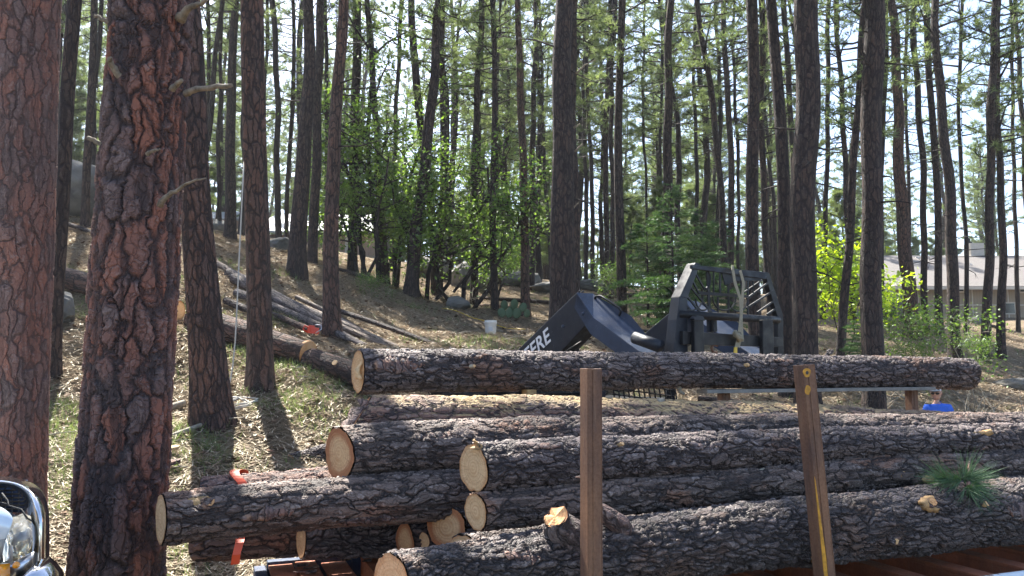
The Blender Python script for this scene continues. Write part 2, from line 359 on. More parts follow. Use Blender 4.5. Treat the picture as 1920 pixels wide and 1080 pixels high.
def siding(name, col):
    N = NT(name); P = N.n('ShaderNodeNewGeometry').outputs['Position']; s = N.n('ShaderNodeSeparateXYZ', i_0=P)
    l = N.math('PINGPONG', s.outputs[0], .1); c = N.mix(N.mr(l, 0, .012), tuple(x * .55 for x in col), col)
    c = N.mix(N.mr(N.noise(P, 1.2, 4).outputs[0], .4, .7, 0, .3), c, tuple(x * .7 for x in col))
    N.set(N.b.inputs['Base Color'], c); N.b.inputs['Roughness'].default_value = .8; return N.m
M['siding'] = siding('house_siding', (.28, .23, .17)); M['siding2'] = siding('house_siding_rosy', (.33, .22, .17))
def shingle():
    N = NT('shingle_roof'); P = N.n('ShaderNodeNewGeometry').outputs['Position']
    b = N.n('ShaderNodeTexBrick', i_Vector=N.vmath('MULTIPLY', P, (1, 1, 0)), i_Scale=3.0, i_Color1=(.19, .175, .16), i_Color2=(.14, .13, .12), i_Mortar=(.09, .085, .08))
    c = N.mix(N.mr(N.noise(P, .8, 4).outputs[0], .35, .7, 0, .4), b.outputs[0], (.15, .12, .11))
    N.set(N.b.inputs['Base Color'], c); N.b.inputs['Roughness'].default_value = .9; return N.m
M['roof'] = shingle(); M['roofm'] = simple('metal_roof', (.40, .42, .44), .5, .3, .2, 2)
M['trim'] = simple('trim_paint', (.50, .46, .40), .7, 0, .15, 6)

# ------------------------------------------------------------------ terrain height from survey points
ctrl = []
def gp(px, py, Y): p = at(px, py, Y); ctrl.append((p.x, p.y, p.z))
for p in [(-9, -3, -1.6), (-3, -3, -1.8), (3, -3, -1.85), (9, -3, -1.9), (-6, 2, -1.65), (-2.5, 3, -1.75), (0, 3, -1.82), (4, 3, -1.85), (9, 3, -1.9),
          (0, 5.6, -1.82), (3, 6.5, -1.9), (6, 7.5, -1.95), (10, 9, -2.0), (1.2, 9.2, -1.85), (3.5, 10, -1.9), (6.5, 12.5, -2.0), (3.8, 12.5, -1.7), (10, 13, -2.0),
          (-.5, 7.4, -1.6), (-1.1, 8.5, -1.35), (1.5, 11.5, -1.3), (15, 16, -1.9), (15, 5, -2), (-10, 7, -.9), (-9, 12, .9), (-14, 8, .3), (-16, 16, 3.0),
          (-30, 30, 9), (-25, 45, 10), (-45, 60, 15), (-60, 10, 12), (-40, 0, 5), (0, 75, 7.5), (25, 85, 6.5), (60, 80, 5.5), (40, 50, 3.2), (50, 20, 0), (30, 10, -1.5), (-20, 90, 11),
          (0, -30, -2.5), (-40, -30, 1), (40, -30, -3), (0, 130, 9), (70, 130, 8), (-80, 120, 16), (110, 60, 4), (-110, 60, 18)]:
    ctrl.append((p[0], p[1], p[2] + CZ))
for a in [(340, 1050, 6.2), (212, 1165, 5.1), (20, 1080, 5.7), (395, 798, 8.6), (487, 757, 10), (560, 860, 7.6), (600, 765, 9), (622, 647, 14), (650, 712, 10.6),
          (575, 675, 11.4), (390, 612, 12.3), (230, 575, 12.6), (130, 545, 13.3), (160, 420, 20), (60, 430, 21), (558, 517, 19.5), (432, 450, 26), (585, 489, 23), (200, 395, 27),
          (770, 554, 26), (720, 527, 27), (888, 572, 27), (927, 584, 25), (985, 594, 25), (920, 634, 20), (800, 660, 13.5), (700, 610, 17), (1052, 640, 15), (1150, 640, 19),
          (1200, 600, 25), (1300, 755, 16.5), (1850, 745, 18), (1515, 740, 14.5), (1900, 690, 26), (1850, 662, 27), (1600, 640, 26), (1700, 596, 32), (1800, 615, 32), (1910, 625, 36),
          (1850, 603, 52), (1660, 600, 50), (1500, 560, 48), (1100, 540, 42), (1300, 548, 42), (900, 520, 40), (700, 490, 40), (500, 455, 38)]: gp(*a)
ctrl = np.array(ctrl)
def _tps(A, B):
    r2 = ((A[:, None, :] - B[None, :, :]) ** 2).sum(-1) + 1e-9
    return r2 * np.log(r2) * .5
_n = len(ctrl); _K = _tps(ctrl[:, :2], ctrl[:, :2]) + np.eye(_n) * 4.0
_P = np.c_[np.ones(_n), ctrl[:, :2]]
_A = np.block([[_K, _P], [_P.T, np.zeros((3, 3))]]); _w = np.linalg.solve(_A, np.r_[ctrl[:, 2], 0, 0, 0])
def H(x, y):
    x = np.atleast_1d(np.asarray(x, float)).ravel(); y = np.atleast_1d(np.asarray(y, float)).ravel()
    out = np.empty(len(x))
    for i in range(0, len(x), 20000):
        Q = np.c_[x[i:i + 20000], y[i:i + 20000]]
        out[i:i + 20000] = _tps(Q, ctrl[:, :2]) @ _w[:_n] + np.c_[np.ones(len(Q)), Q] @ _w[_n:]
    rr = np.hypot(x, y); out = np.where(rr > 140, np.minimum(out, 30), out)
    nearmask = np.clip((rr - 4) / 6, 0, 1)
    out += nearmask * (.07 * np.sin(x * 1.7 + y * .6) * np.sin(y * 1.3 - x * .4) + .035 * np.sin(x * 4.1 + 1) * np.sin(y * 3.7))
    return out
def Hz(x, y): return float(H(x, y)[0])
# graded grid: fine near, coarse far
g = np.sinh(np.linspace(-1, 1, 331) * 5.2); gx = g / g.max() * 170
gy = gx + 12
X, Y = np.meshgrid(gx, gy); Z = H(X.ravel(), Y.ravel())
n = len(gx); i = (np.arange(n - 1)[:, None] * n + np.arange(n - 1)[None]).ravel()
me = mesh_np('ground', np.c_[X.ravel(), Y.ravel(), Z], np.stack([i, i + 1, i + n + 1, i + n], -1), M['ground'])
tag(obj('ground', me), kind='structure', label='sloping forest floor of dry pine needles, duff and thin grass')

# ------------------------------------------------------------------ pine trees
def blades(cent, dirs, n, L, wd, spread=1.0, rg=rng):
    """n thin triangles fanning from each centre"""
    m = len(cent); c = np.repeat(cent, n, 0); d = np.repeat(dirs, n, 0)
    r = rg.normal(size=(m * n, 3)); r /= np.linalg.norm(r, axis=1)[:, None]
    t = d * .75 + r * spread; t /= np.linalg.norm(t, axis=1)[:, None]
    t *= (L * rg.uniform(.65, 1.15, (m * n, 1)))
    s = np.cross(t, rg.normal(size=(m * n, 3))); s /= np.linalg.norm(s, axis=1)[:, None] + 1e-9
    s *= wd * .5
    V = np.stack([c - s, c + s, c + t], 1).reshape(-1, 3)
    Fc = np.arange(m * n * 3).reshape(-1, 3)
    rn = np.repeat(np.clip(rg.uniform(0, 1, m), 0, 1), n); rn = np.repeat(np.clip(rn + rg.uniform(-.15, .15, m * n), 0, 1), 3)
    return V, Fc, rn
def crown_proto(seed, z0, z1, Rm, nb, bl=12, L=.24, wd=.024, dead=14, dz0=2.5):
    rg = np.random.default_rng(seed); mb = MB(); cs = []; ds = []
    for k in range(nb):
        t = (k + rg.uniform(0, 1)) / nb; z = z0 + (z1 - z0) * t
        prof = (1 - t) ** .6 * (0.55 + .45 * min(1, t * 4)); ln = max(.35, Rm * prof * rg.uniform(.55, 1.15))
        az = rg.uniform(0, 2 * np.pi); el = rg.uniform(-.15, .35) + t * .5
        d = np.array([math.cos(az), math.sin(az), math.sin(el)]); side = np.array([-math.sin(az), math.cos(az), 0])
        pts = []; curv = rg.uniform(-.25, .3); droop = rg.uniform(-.1, .2)
        for q in np.linspace(0, 1, 6):
            pts.append(np.array([0, 0, z]) + d * ln * q + side * curv * ln * q * q + np.array([0, 0, droop * ln * q * q]) + rg.normal(size=3) * .03 * ln * q)
        mb.tube(pts, np.linspace(.02 + .012 * ln, .006, 6), 4, False)
        nt_ = int(4 + ln * 5)
        for q in rg.uniform(.3, 1.0, nt_):
            f = q * 5; i0 = min(4, int(f)); b = pts[i0] + (pts[i0 + 1] - pts[i0]) * (f - i0)
            td = d * rg.uniform(.2, 1) + side * rg.uniform(-1, 1) + np.array([0, 0, rg.uniform(-.15, .6)]); td /= np.linalg.norm(td)
            tl = rg.uniform(.15, .55) * (1.25 - q * .6); e = b + td * tl
            mb.tube([b, b + td * tl * .5 + rg.normal(size=3) * .02, e], [.009, .007, .004], 3, False)
            cs.append(e); ds.append(td)
            if rg.uniform() < .65: cs.append(b + td * tl * .55); ds.append(td)
    mb.tube([(0, 0, dz0 - .3), (0, 0, z1)], [.012, .012], 4, False)
    for k in range(dead):
        z = rg.uniform(dz0, z0 + 2); az = rg.uniform(0, 2 * np.pi); ln = rg.uniform(.2, 1.3); el = rg.uniform(-.4, .3)
        d = np.array([math.cos(az), math.sin(az), el]); p0 = np.array([0, 0, z])
        p1 = p0 + d * ln * .5 + rg.normal(size=3) * .05; p2 = p0 + d * ln + rg.normal(size=3) * .12
        mb.tube([p0, p1, p2], [.022, .014, .006], 4, False)
        if ln > .8: mb.tube([p1, p1 + rg.normal(size=3) * .25], [.01, .004], 3, False)
    V, Fc, rn = blades(np.array(cs), np.array(ds), bl, L, wd, 1.0, rg)
    nm = mesh_np('crown', V, Fc, M['needle'], {'rnd': ('FLOAT', rn)}, False)
    me = bpy.data.meshes.new('branches'); me.from_pydata(mb.v, [], mb.f)
    a = me.attributes.new('bc', 'FLOAT_VECTOR', 'POINT'); a.data.foreach_set('vector', np.array(mb.bc, dtype=np.float32).ravel())
    me.materials.append(M['bark_far'])
    return nm, me
# heights are given for a 20 m tree
PR = [crown_proto(11, 8.0, 19.8, 2.4, 50, 10), crown_proto(12, 9.5, 19.6, 2.1, 42, 10), crown_proto(13, 7.0, 19.9, 2.6, 52, 10),
      crown_proto(14, 12, 19.7, 1.9, 28, 10, dead=22), crown_proto(15, 6.5, 19.5, 1.7, 46, 10), crown_proto(16, 9, 19.8, 2.4, 42, 10)]
PF = [crown_proto(21, 5.0, 19.8, 2.9, 78, 9, .36, .034, 8), crown_proto(22, 7.0, 19.6, 3.1, 70, 9, .36, .034, 8), crown_proto(23, 3.0, 19.7, 2.5, 84, 9, .34, .034, 4)]

PN = crown_proto(17, 12, 19.7, 2.2, 40, 10, dead=5, dz0=9)
def trunk_mesh(Ht, rb, rt, ht, seg, rings, seed, flare=.25, mat='bark_grey', zdense=None, wob=.03, cut=None):
    """radius rb near the ground, rt at height ht, tapering to the tip at Ht"""
    rg = np.random.default_rng(seed)
    zz = np.linspace(-.35, Ht, rings) if zdense is None else np.r_[np.linspace(-.35, zdense, rings), np.linspace(zdense, Ht, 24)[1:]]
    r = np.interp(zz, [-.4, ht, Ht], [rb, rt, .03]); r = r * (1 + flare * np.exp(-np.maximum(zz, 0) / .35) * .9)
    ph = rg.uniform(0, 6.28, 4); amp = wob * np.clip(zz / 3, 0, 1) * (1 + zz * .04)
    cx = amp * np.sin(zz * .55 + ph[0]) + amp * .4 * np.sin(zz * 1.9 + ph[1]); cy = amp * np.cos(zz * .5 + ph[2])
    cx -= cx[0]; cy -= cy[0]
    V, Fq, bc = tube_grid(np.c_[cx, cy, zz], r, seg)
    # slightly lobed section
    th = np.tile(np.linspace(0, 2 * np.pi, seg, endpoint=False), len(zz)); zc = np.repeat(zz, seg)
    ctr = np.c_[np.repeat(cx, seg), np.repeat(cy, seg), zc]
    k = 1 + .035 * np.sin(2 * th + ph[3] + zc * .4) + .03 * np.sin(5 * th + zc * .7) * (1 + 1.8 * np.exp(-np.maximum(zc, 0) / .4))
    V = ctr + (V - ctr) * k[:, None]
    return mesh_np('trunk', V, Fq, M[mat], {'bc': ('FLOAT_VECTOR', bc)})
def set_tree(Pb, Pt, label, group, trunk, proto, Ht, sc_=1.0, rot=0.0, cat='pine tree', name='pine_tree', tsc=None):
    t = empty(name, Pb); d = (Pt - Pb).normalized()
    t.rotation_mode = 'QUATERNION'; t.rotation_quaternion = Vector((0, 0, 1)).rotation_difference(d) @ Matrix.Rotation(rot, 3, 'Z').to_quaternion()
    tag(t, label, cat, group)
    to = obj('trunk', trunk, t)
    if tsc: to.scale = tsc
    s = Ht / 20.0
    if proto is not None:
        for nme, m_ in (('crown', proto[0]), ('branches', proto[1])):
            o = obj(nme, m_, t); o.scale = (s * sc_, s * sc_, s)
    return t
# x at top of frame, x at base, y at base, depth, width top, width base, bark, label
TREES = [
 (37, -2, 1085, 5.6, 162, 146, 'bark_red_fine', 'massive reddish ponderosa trunk at the left frame edge, above the truck'),
 (287, 217, 1165, 5.05, 148, 164, 'bark_red', 'massive red-plated ponderosa trunk with dead branch stubs, beside the chrome truck nose'),
 (352, 397, 800, 8.6, 40, 78, 'bark_redfar', 'dark leaning pine with flared base, immediately right of the huge red-plated trunk'),
 (478, 487, 757, 10, 42, 50, 'bark_redfar', 'reddish pine trunk with a white rope hanging along its left side'),
 (132, 104, 640, 9.6, 26, 28, 'bark_grey', 'dark pine half hidden behind the right edge of the leftmost trunk'),
 (172, 160, 420, 20, 13, 16, 'bark_grey', 'slim grey pine in front of the big boulder on the left slope'),
 (190, 172, 400, 25, 8, 12, 'bark_far', 'thin pine on the left slope behind the boulder, against the huge red trunk edge'),
 (632, 622, 647, 14, 20, 35, 'bark_redfar', 'reddish brown pine whose base stands right beside the orange chainsaw'),
 (577, 556, 517, 19.5, 19, 38, 'bark_grey', 'thick grey pine with flared base at the head of the pole pile'),
 (604, 585, 489, 23, 15, 19, 'bark_grey', 'grey pine close behind the thick flared pine above the pole pile'),
 (612, 611, 500, 27, 7, 9, 'bark_far', 'thin dark pine showing along the left edge of the chainsaw pine'),
 (418, 366, 440, 22, 9, 12, 'bark_far', 'thin pine leaning right, seen left of the upright trunk on the left slope'),
 (438, 432, 450, 26, 14, 22, 'bark_grey', 'upright dark pine on the slope between the leaning pine and the rope pine'),
 (410, 412, 445, 30, 7, 8, 'bark_far', 'very thin pine just left of the upright dark pine on the slope'),
 (388, 389, 440, 32, 7, 8, 'bark_far', 'very thin pine on the slope right of the dark leaning pine'),
 (512, 524, 470, 30, 11, 12, 'bark_far', 'slender pine to the right of the rope pine, leaning slightly left'),
 (551, 537, 468, 32, 7, 9, 'bark_far', 'slender pine just left of the thick flared pine'),
 (500, 491, 470, 33, 6, 7, 'bark_far', 'very thin pine touching the right edge of the rope pine'),
 (669, 661, 508, 27, 17, 18, 'bark_grey', 'straight pine rising through the left side of the oak thicket'),
 (690, 722, 528, 27, 10, 18, 'bark_grey', 'crooked pine bending right inside the oak thicket'),
 (752, 733, 500, 33, 8, 9, 'bark_far', 'thin pine leaning right above the oak thicket'),
 (773, 818, 554, 27, 13, 19, 'bark_grey', 'pine leaning left that crosses behind the strongly slanting trunk'),
 (824, 770, 554, 24, 14, 28, 'bark_grey', 'strongly slanting pine that leans right in front of the oak thicket'),
 (834, 823, 552, 28.5, 11, 15, 'bark_grey', 'upright pine close behind the strongly slanting pine'),
 (899, 888, 572, 27, 11, 15, 'bark_grey', 'dark upright pine behind the oak branches, left of the bucket'),
 (922, 928, 584, 25, 10, 14, 'bark_grey', 'dark upright pine directly behind the white bucket'),
 (938, 926, 560, 34, 5, 8, 'bark_far', 'very thin curved pine just behind the bucket pine'),
 (974, 985, 594, 25, 11, 19, 'bark_redfar', 'slim brown pine beside the prickly pear clump'),
 (1004, 996, 530, 34, 8, 13, 'bark_grey', 'dark slim pine on the far rise right of the prickly pear pine'),
 (1008, 1034, 530, 36, 6, 8, 'bark_far', 'thin left-leaning pine seen left of the thick trunk behind the loader'),
 (1058, 1052, 640, 15, 32, 58, 'bark_grey', 'thick grey pine standing directly behind the loader arm'),
 (1081, 1077, 570, 20, 13, 16, 'bark_grey', 'pine hugging the right edge of the thick grey pine behind the loader'),
 (1100, 1112, 532, 38, 7, 9, 'bark_far', 'thin far pine, left of the pair above the loader elbow'),
 (1094, 1099, 532, 40, 6, 8, 'bark_far', 'thin far pine close to the right side of the thick loader pine'),
 (1141, 1136, 535, 33, 9, 11, 'bark_grey', 'dark slim pine, left one of the tight pair above the loader elbow'),
 (1151, 1145, 540, 32, 8, 10, 'bark_grey', 'dark slim pine, right one of the tight pair above the loader elbow'),
 (1162, 1165, 582, 24, 14, 20, 'bark_grey', 'straight pine rising just right of the loader elbow handle'),
 (1205, 1213, 545, 42, 4, 6, 'bark_far', 'needle-thin pine against the brightest gap of sky'),
 (1236, 1244, 545, 40, 5, 7, 'bark_far', 'needle-thin pine left of the trunk inside the young fir'),
 (1259, 1243, 582, 24, 13, 25, 'bark_grey', 'dark pine rising through the young fir behind the fork carriage'),
 (1305, 1303, 548, 38, 6, 8, 'bark_far', 'thin upright pine just right of the young fir'),
 (1310, 1374, 580, 24, 10, 15, 'bark_grey', 'pine leaning strongly left above the fork carriage'),
 (1345, 1351, 548, 38, 7, 8, 'bark_far', 'thin pine crossing the leaning pine above the fork carriage'),
 (1360, 1372, 556, 30, 10, 13, 'bark_grey', 'upright pine that meets the base of the left-leaning pine'),
 (1376, 1386, 556, 36, 5, 7, 'bark_far', 'thin pine between the leaning pine and the rough trunk behind the strap'),
 (1402, 1420, 650, 17, 22, 27, 'bark_grey', 'rough-barked pine behind the right half of the fork carriage'),
 (1426, 1444, 640, 20, 11, 14, 'bark_grey', 'narrow pine against the right side of the rough-barked carriage pine'),
 (1447, 1476, 690, 15.5, 20, 31, 'bark_grey', 'medium dark pine just right of the fork carriage'),
 (1504, 1515, 740, 14.2, 50, 46, 'bark_grey', 'thick rough pine, third trunk right of the fork carriage, left of the yellow sapling'),
 (1474, 1493, 640, 22, 10, 13, 'bark_far', 'narrow pine peeping out left of the thick rough pine'),
 (1567, 1600, 600, 30, 8, 12, 'bark_grey', 'thin pine leaning left that crosses behind the sapling'),
 (1556, 1543, 600, 30, 8, 10, 'bark_far', 'thin pine between the thick rough pine and the yellow sapling'),
 (1622, 1570, 690, 18, 11, 19, 'bark_grey', 'slim pine leaning right in front of the yellow-green sapling'),
 (1632, 1637, 740, 14.3, 38, 43, 'bark_grey', 'thick forked-looking pine immediately right of the yellow sapling'),
 (1658, 1652, 610, 30, 9, 11, 'bark_far', 'narrow pine along the right edge of the thick pine beside the sapling'),
 (1668, 1709, 600, 28, 15, 28, 'bark_redfar', 'brown pine leaning left in front of the house roof, beside the tan boulder'),
 (1700, 1703, 590, 38, 6, 7, 'bark_far', 'thin pine crossing behind the brown leaning pine by the house'),
 (1716, 1736, 620, 29, 10, 13, 'bark_grey', 'slim pine in front of the house, left of the big dark one'),
 (1741, 1762, 625, 29, 11, 15, 'bark_grey', 'slim pine touching the left side of the big dark house pine'),
 (1757, 1790, 640, 25, 13, 25, 'bark_grey', 'big dark pine before the middle of the house wall, leaning left'),
 (1799, 1811, 620, 30, 6, 9, 'bark_far', 'thin straight pine right of the big dark house pine'),
 (1866, 1847, 662, 26, 12, 19, 'bark_grey', 'pine with sunlit left edge, left one of the pair before the house'),
 (1873, 1876, 661, 26.8, 9, 17, 'bark_grey', 'pine, right one of the close pair before the house'),
 (1894, 1908, 605, 35, 6, 8, 'bark_far', 'thin pale-edged pine near the right end of the house wall'),
 (1906, 1935, 640, 30, 8, 11, 'bark_grey', 'thin pine leaning left at the top right corner of the view'),
]
placed = []
for k, (xt, xb, yb, Yd, wt, wb, bk, lab) in enumerate(TREES):
    Pb = at(xb, yb, Yd); Pt = at(xt, 0, Yd); Pb = Vector((Pb.x, Pb.y, Hz(Pb.x, Pb.y)))
    Pt = Pt + (Pb - at(xb, yb, Yd)) * 0
    ht = Pt.z - Pb.z; rt = psize(wt, Yd) / 2; rb = psize(wb, Yd) / 2
    Ht = min(27, max(15.5, ht + 6, 12 + 36 * rb)); rt = min(rt, rb * .98)
    if ht < 7: rt = max(.5 * rb, rt)
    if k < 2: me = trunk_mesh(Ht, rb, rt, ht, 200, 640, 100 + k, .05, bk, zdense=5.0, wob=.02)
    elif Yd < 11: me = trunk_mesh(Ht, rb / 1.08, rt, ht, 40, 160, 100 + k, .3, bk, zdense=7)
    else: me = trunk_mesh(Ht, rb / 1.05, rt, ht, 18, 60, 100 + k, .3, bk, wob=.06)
    pr = PR[k % 6]
    if k < 5: pr = PN
    set_tree(Pb, Pt, lab, 'ponderosa pines standing around the clearing', me, pr, Ht, 1.0 + .25 * ((k * 7) % 5 - 2) / 2 * .5, k * 1.7)
    placed.append((Pb.x, Pb.y))
# far forest: shared meshes
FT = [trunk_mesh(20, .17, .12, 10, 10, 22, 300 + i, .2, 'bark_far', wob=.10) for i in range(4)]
rr = random.Random(5); far_n = 0; tries = 0
while far_n < 215 and tries < 6000:
    tries += 1
    yy = 33 + 75 * rr.random() ** 1.25; xx = (rr.random() * 2 - 1) * (yy * .80 + 5)
    if any((xx - a) ** 2 + (yy - b) ** 2 < (1.1 + yy * .012) ** 2 for a, b in placed): continue
    if 20 < xx < 45 and 46 < yy < 64: continue
    if -14 < xx < -4 and 42 < yy < 54: continue
    if xx < -5 and yy < 54 and rr.random() < .7: continue
    # thin out in front of the brightest sky gap
    px = 960 + F * xx / yy
    if (1175 < px < 1235 or 1795 < px < 1840 or 845 < px < 890) and rr.random() < .65: continue
    if 1640 < px < 1930 and yy < 64 and rr.random() < .8: continue
    placed.append((xx, yy)); far_n += 1
    s = rr.uniform(.75, 1.2); ln = Vector((rr.gauss(0, .035), rr.gauss(0, .03), 1))
    Pb = Vector((xx, yy, Hz(xx, yy)))
    k_ = rr.uniform(.7, 1.35)
    set_tree(Pb, Pb + ln, 'one of many distant slim pines in the hazy far forest', 'distant pines filling the far forest', FT[far_n % 4], PF[far_n % 3] if yy > 42 else PR[far_n % 6], 20 * s, rr.uniform(.8, 1.2), rr.uniform(0, 6.28), tsc=(s * k_, s * k_, s))
# trees outside the frame on the sun side, whose crowns shade the clearing
SIDE = [(-9, 8), (-12.5, 14), (-13.5, 20), (-7.2, 4.2), (13, 12), (16, 20)]
for k, (xx, yy) in enumerate(SIDE):
    Pb = Vector((xx, yy, Hz(xx, yy))); Ht = 17 + (k * 5 % 7)
    set_tree(Pb, Pb + Vector((rr.gauss(0, .03), rr.gauss(0, .03), 1)), 'pine standing outside the picture, shading the clearing', 'pines beside the view', trunk_mesh(Ht, .2, .15, 9, 16, 40, 400 + k, .3, 'bark_grey'), PR[k % 6], Ht, 1.25, k * 2.1)
# small understory firs and young pines
YP = [crown_proto(31, 1.2, 19.5, 6.0, 80, 10, 1.0, .09, 0), crown_proto(32, 2.5, 19.5, 5.0, 66, 10, 1.0, .09, 0)]
YT = trunk_mesh(20, .35, .2, 10, 8, 14, 350, .2, 'bark_far', wob=.2)
yn = 0
while yn < 85:
    yy = 36 + 60 * rr.random(); xx = (rr.random() * 2 - 1) * yy * .7
    if 1600 < 960 + F * xx / yy < 1960 and yy < 66 or (-14 < xx < -4 and 36 < yy < 54): continue
    if any((xx - a) ** 2 + (yy - b) ** 2 < .6 for a, b in placed): continue
    placed.append((xx, yy)); yn += 1; hh = rr.uniform(3.0, 8.5); s = hh / 20
    Pb = Vector((xx, yy, Hz(xx, yy)))
    set_tree(Pb, Pb + Vector((rr.gauss(0, .03), rr.gauss(0, .03), 1)), 'one of the small bushy young pines below the far trunks', 'young pines of the understory', YT, YP[yn % 2], hh, 1.0, rr.uniform(0, 6.28), 'young pine', 'young_pine', tsc=(s, s, s))
# labels for the far trees: count from a landmark tree
MARK = [(-200, 'left frame edge'), (285, 'huge red-plated trunk'), (484, 'rope pine'), (627, 'chainsaw pine'), (790, 'slanting pine'), (925, 'bucket pine'), (1055, 'thick pine behind the loader'), (1163, 'straight pine by the grab handle'),
        (1260, 'left edge of the fork carriage'), (1385, 'webbing strap'), (1510, 'thick rough pine'), (1575, 'yellow-green sapling'), (1690, 'brown leaning pine by the house'), (1778, 'big dark house pine'), (1860, 'close pair before the house')]
ORD = 'first second third fourth fifth sixth seventh eighth ninth tenth eleventh twelfth thirteenth fourteenth fifteenth sixteenth seventeenth eighteenth nineteenth twentieth twenty-first twenty-second twenty-third twenty-fourth twenty-fifth'.split()
for grp, word, ph in (('distant pines filling the far forest', 'distant slim pine', .35), ('young pines of the understory', 'small bushy young pine', .5)):
    items = sorted(((960 + F * o.location.x / o.location.y, o) for o in C.objects if o.get('group') == grp), key=lambda q: q[0])
    cnt = {}
    for px, o in items:
        mk = max((m_ for m_ in MARK if m_[0] <= px), default=MARK[0], key=lambda m_: m_[0])[1]; cnt[mk] = cnt.get(mk, 0) + 1
        if px < 0 or px > 1920: o['label'] = word + (' outside the left frame edge' if px < 0 else ' outside the right frame edge'); continue
        fr = 'farther row' if o.location.y > 66 else 'nearer row' if o.location.y < 48 else 'middle row'
        cnt[mk] -= 1; mk2 = mk; mk = mk + ', ' + fr; cnt[mk] = cnt.get(mk, 0) + 1
        if mk2 == 'left frame edge': mk = 'left frame edge, ' + fr
        o['label'] = f'{word}, {ORD[min(24, cnt[mk] - 1)]} rightward from the {mk}'

# ------------------------------------------------------------------ sawn logs
def log_geo(P0, P1, r0, r1, seg, rings, seed, k0=0.0, k1=0.0, lump=.03, bend=.02, nvec=None, kv0=0.0):
    """dense bark tube from P0 to P1; k0/k1 skew the sawn faces along the axis by k * sideways offset"""
    rg = np.random.default_rng(seed); ax = (P1 - P0); Ln = ax.length; ax = np.array(ax.normalized())
    nv = np.array(nvec if nvec is not None else DV); nv = nv - ax * nv.dot(ax); nv /= np.linalg.norm(nv); up = np.cross(ax, nv)
    if up[2] < 0: up = -up
    t = np.linspace(0, 1, rings); th = np.linspace(0, 2 * np.pi, seg, endpoint=False)
    ph = rg.uniform(0, 6.28, 8); s = t * Ln
    r = (r0 + (r1 - r0) * t)[:, None] * (1 + lump * np.sin(2 * th[None] + ph[0] + s[:, None] * .9) + lump * .7 * np.sin(3 * th[None] + ph[1] - s[:, None] * 1.4)
        + lump * .8 * np.sin(s[:, None] * 3.1 + ph[2] + th[None]) + lump * .5 * np.sin(s[:, None] * 7.3 + ph[3] - 2 * th[None]))
    rag = np.convolve(np.tile(rg.normal(size=seg), 3), np.ones(4) / 4, 'same')[seg:2 * seg]
    r = r * (1 + .045 * rag[None] * (np.exp(-s[:, None] / .10) + np.exp(-(Ln - s[:, None]) / .10)))
    a = r * np.cos(th)[None]; b = r * np.sin(th)[None]
    bd = bend * (np.sin(np.pi * t * 1.1 + ph[4] * .1) - np.sin(ph[4] * .1)) * Ln / 3
    sk = (k0 * a + kv0 * b) * np.exp(-s[:, None] / .25) + k1 * a * np.exp(-(Ln - s[:, None]) / .25)
    V = np.array(P0)[None, None] + ax * (s[:, None] + sk)[..., None] + nv * a[..., None] + up * (b + bd[:, None])[..., None]
    bc = np.stack([a, b, np.broadcast_to(s[:, None], a.shape)], -1)
    i = np.arange(rings - 1)[:, None] * seg; j = np.arange(seg)[None]; j2 = (j + 1) % seg
    Fq = np.stack([i + j, i + j2, i + seg + j2, i + seg + j], -1).reshape(-1, 4)
    return V, Fq, bc
def end_face(ringV, ringbc, nrm, out=.0, rg=rng):
    """disc of rings closing a log end"""
    seg = len(ringV); c = ringV.mean(0); cb = ringbc.mean(0); V = []; B = []; ks = [.0001, .2, .4, .6, .8, .91, .955]
    for k in ks:
        V.append(c + (ringV - c) * k + nrm * (out + .002 * math.sin(k * 9))); bb = (ringbc - cb) * k; bb[:, 2] = k; B.append(bb)
    V = np.concatenate(V); B = np.concatenate(B); n = len(ks)
    i = np.arange(n - 1)[:, None] * seg; j = np.arange(seg)[None]; j2 = (j + 1) % seg
    return V, np.stack([i + j, i + j2, i + seg + j2, i + seg + j], -1).reshape(-1, 4), B
def sawn_log(P0, P1, r0, r1, label, group=None, mat='bark_log', endmat='cut', seg=84, rings=520, seed=0, k0=-.25, k1=0, lump=.03, bend=.02, cat='log', name='log', disp=True, nvec=None, face1=True, kv0=0.0):
    root = empty(name, P0); tag(root, label, cat, group)
    V, Fq, bc = log_geo(P0, P1, r0, r1, seg, rings, seed, k0, k1, lump, bend, nvec, kv0); o0 = np.array(P0)
    W = V - o0
    # short return lips so that the bark has thickness at both ends
    me = mesh_np('bark', W.reshape(-1, 3), Fq, M[mat], {'bc': ('FLOAT_VECTOR', bc.reshape(-1, 3))}); obj('bark', me, root)
    ax = np.array((P1 - P0).normalized())
    v, f, b = end_face(W[0], bc[0], -ax, .004); v = np.asarray(v)
    obj('cut_end', mesh_np('cut_end', v, f[:, ::-1], M[endmat], {'bc': ('FLOAT_VECTOR', b)}), root)
    if face1:
        v, f, b = end_face(W[-1], bc[-1], ax, .004)
        obj('cut_end', mesh_np('cut_end', v, f, M[endmat], {'bc': ('FLOAT_VECTOR', b)}), root)
    return root, (P0, P1, r0, r1)
LG = 'sawn pine logs stacked on the trailer'
def plog(v, l, r, wl, wr, label, ext=0.0, **kw):
    A = pv(l[0], l[1], v); B = pv(r[0], r[1], v); ra = psize(wl, A.y) / 2; rb = psize(wr, B.y) / 2
    if ext:
        d = (B - A); L0 = d.length; B = B + d * (ext / L0); rb = rb + (rb - ra) * ext / L0
        rb = max(rb, .06)
    return sawn_log(A, B, ra, rb, label, LG, **kw)
LOGS = {}
LOGS['L1'] = plog(3.70, (735, 1097), (1920, 957), 116, 116, 'large bottom front log against the rusty stakes, its left end sunlit', 1.4, seed=1, k0=-.35, mat='bark_log_dark', seg=110, rings=760)
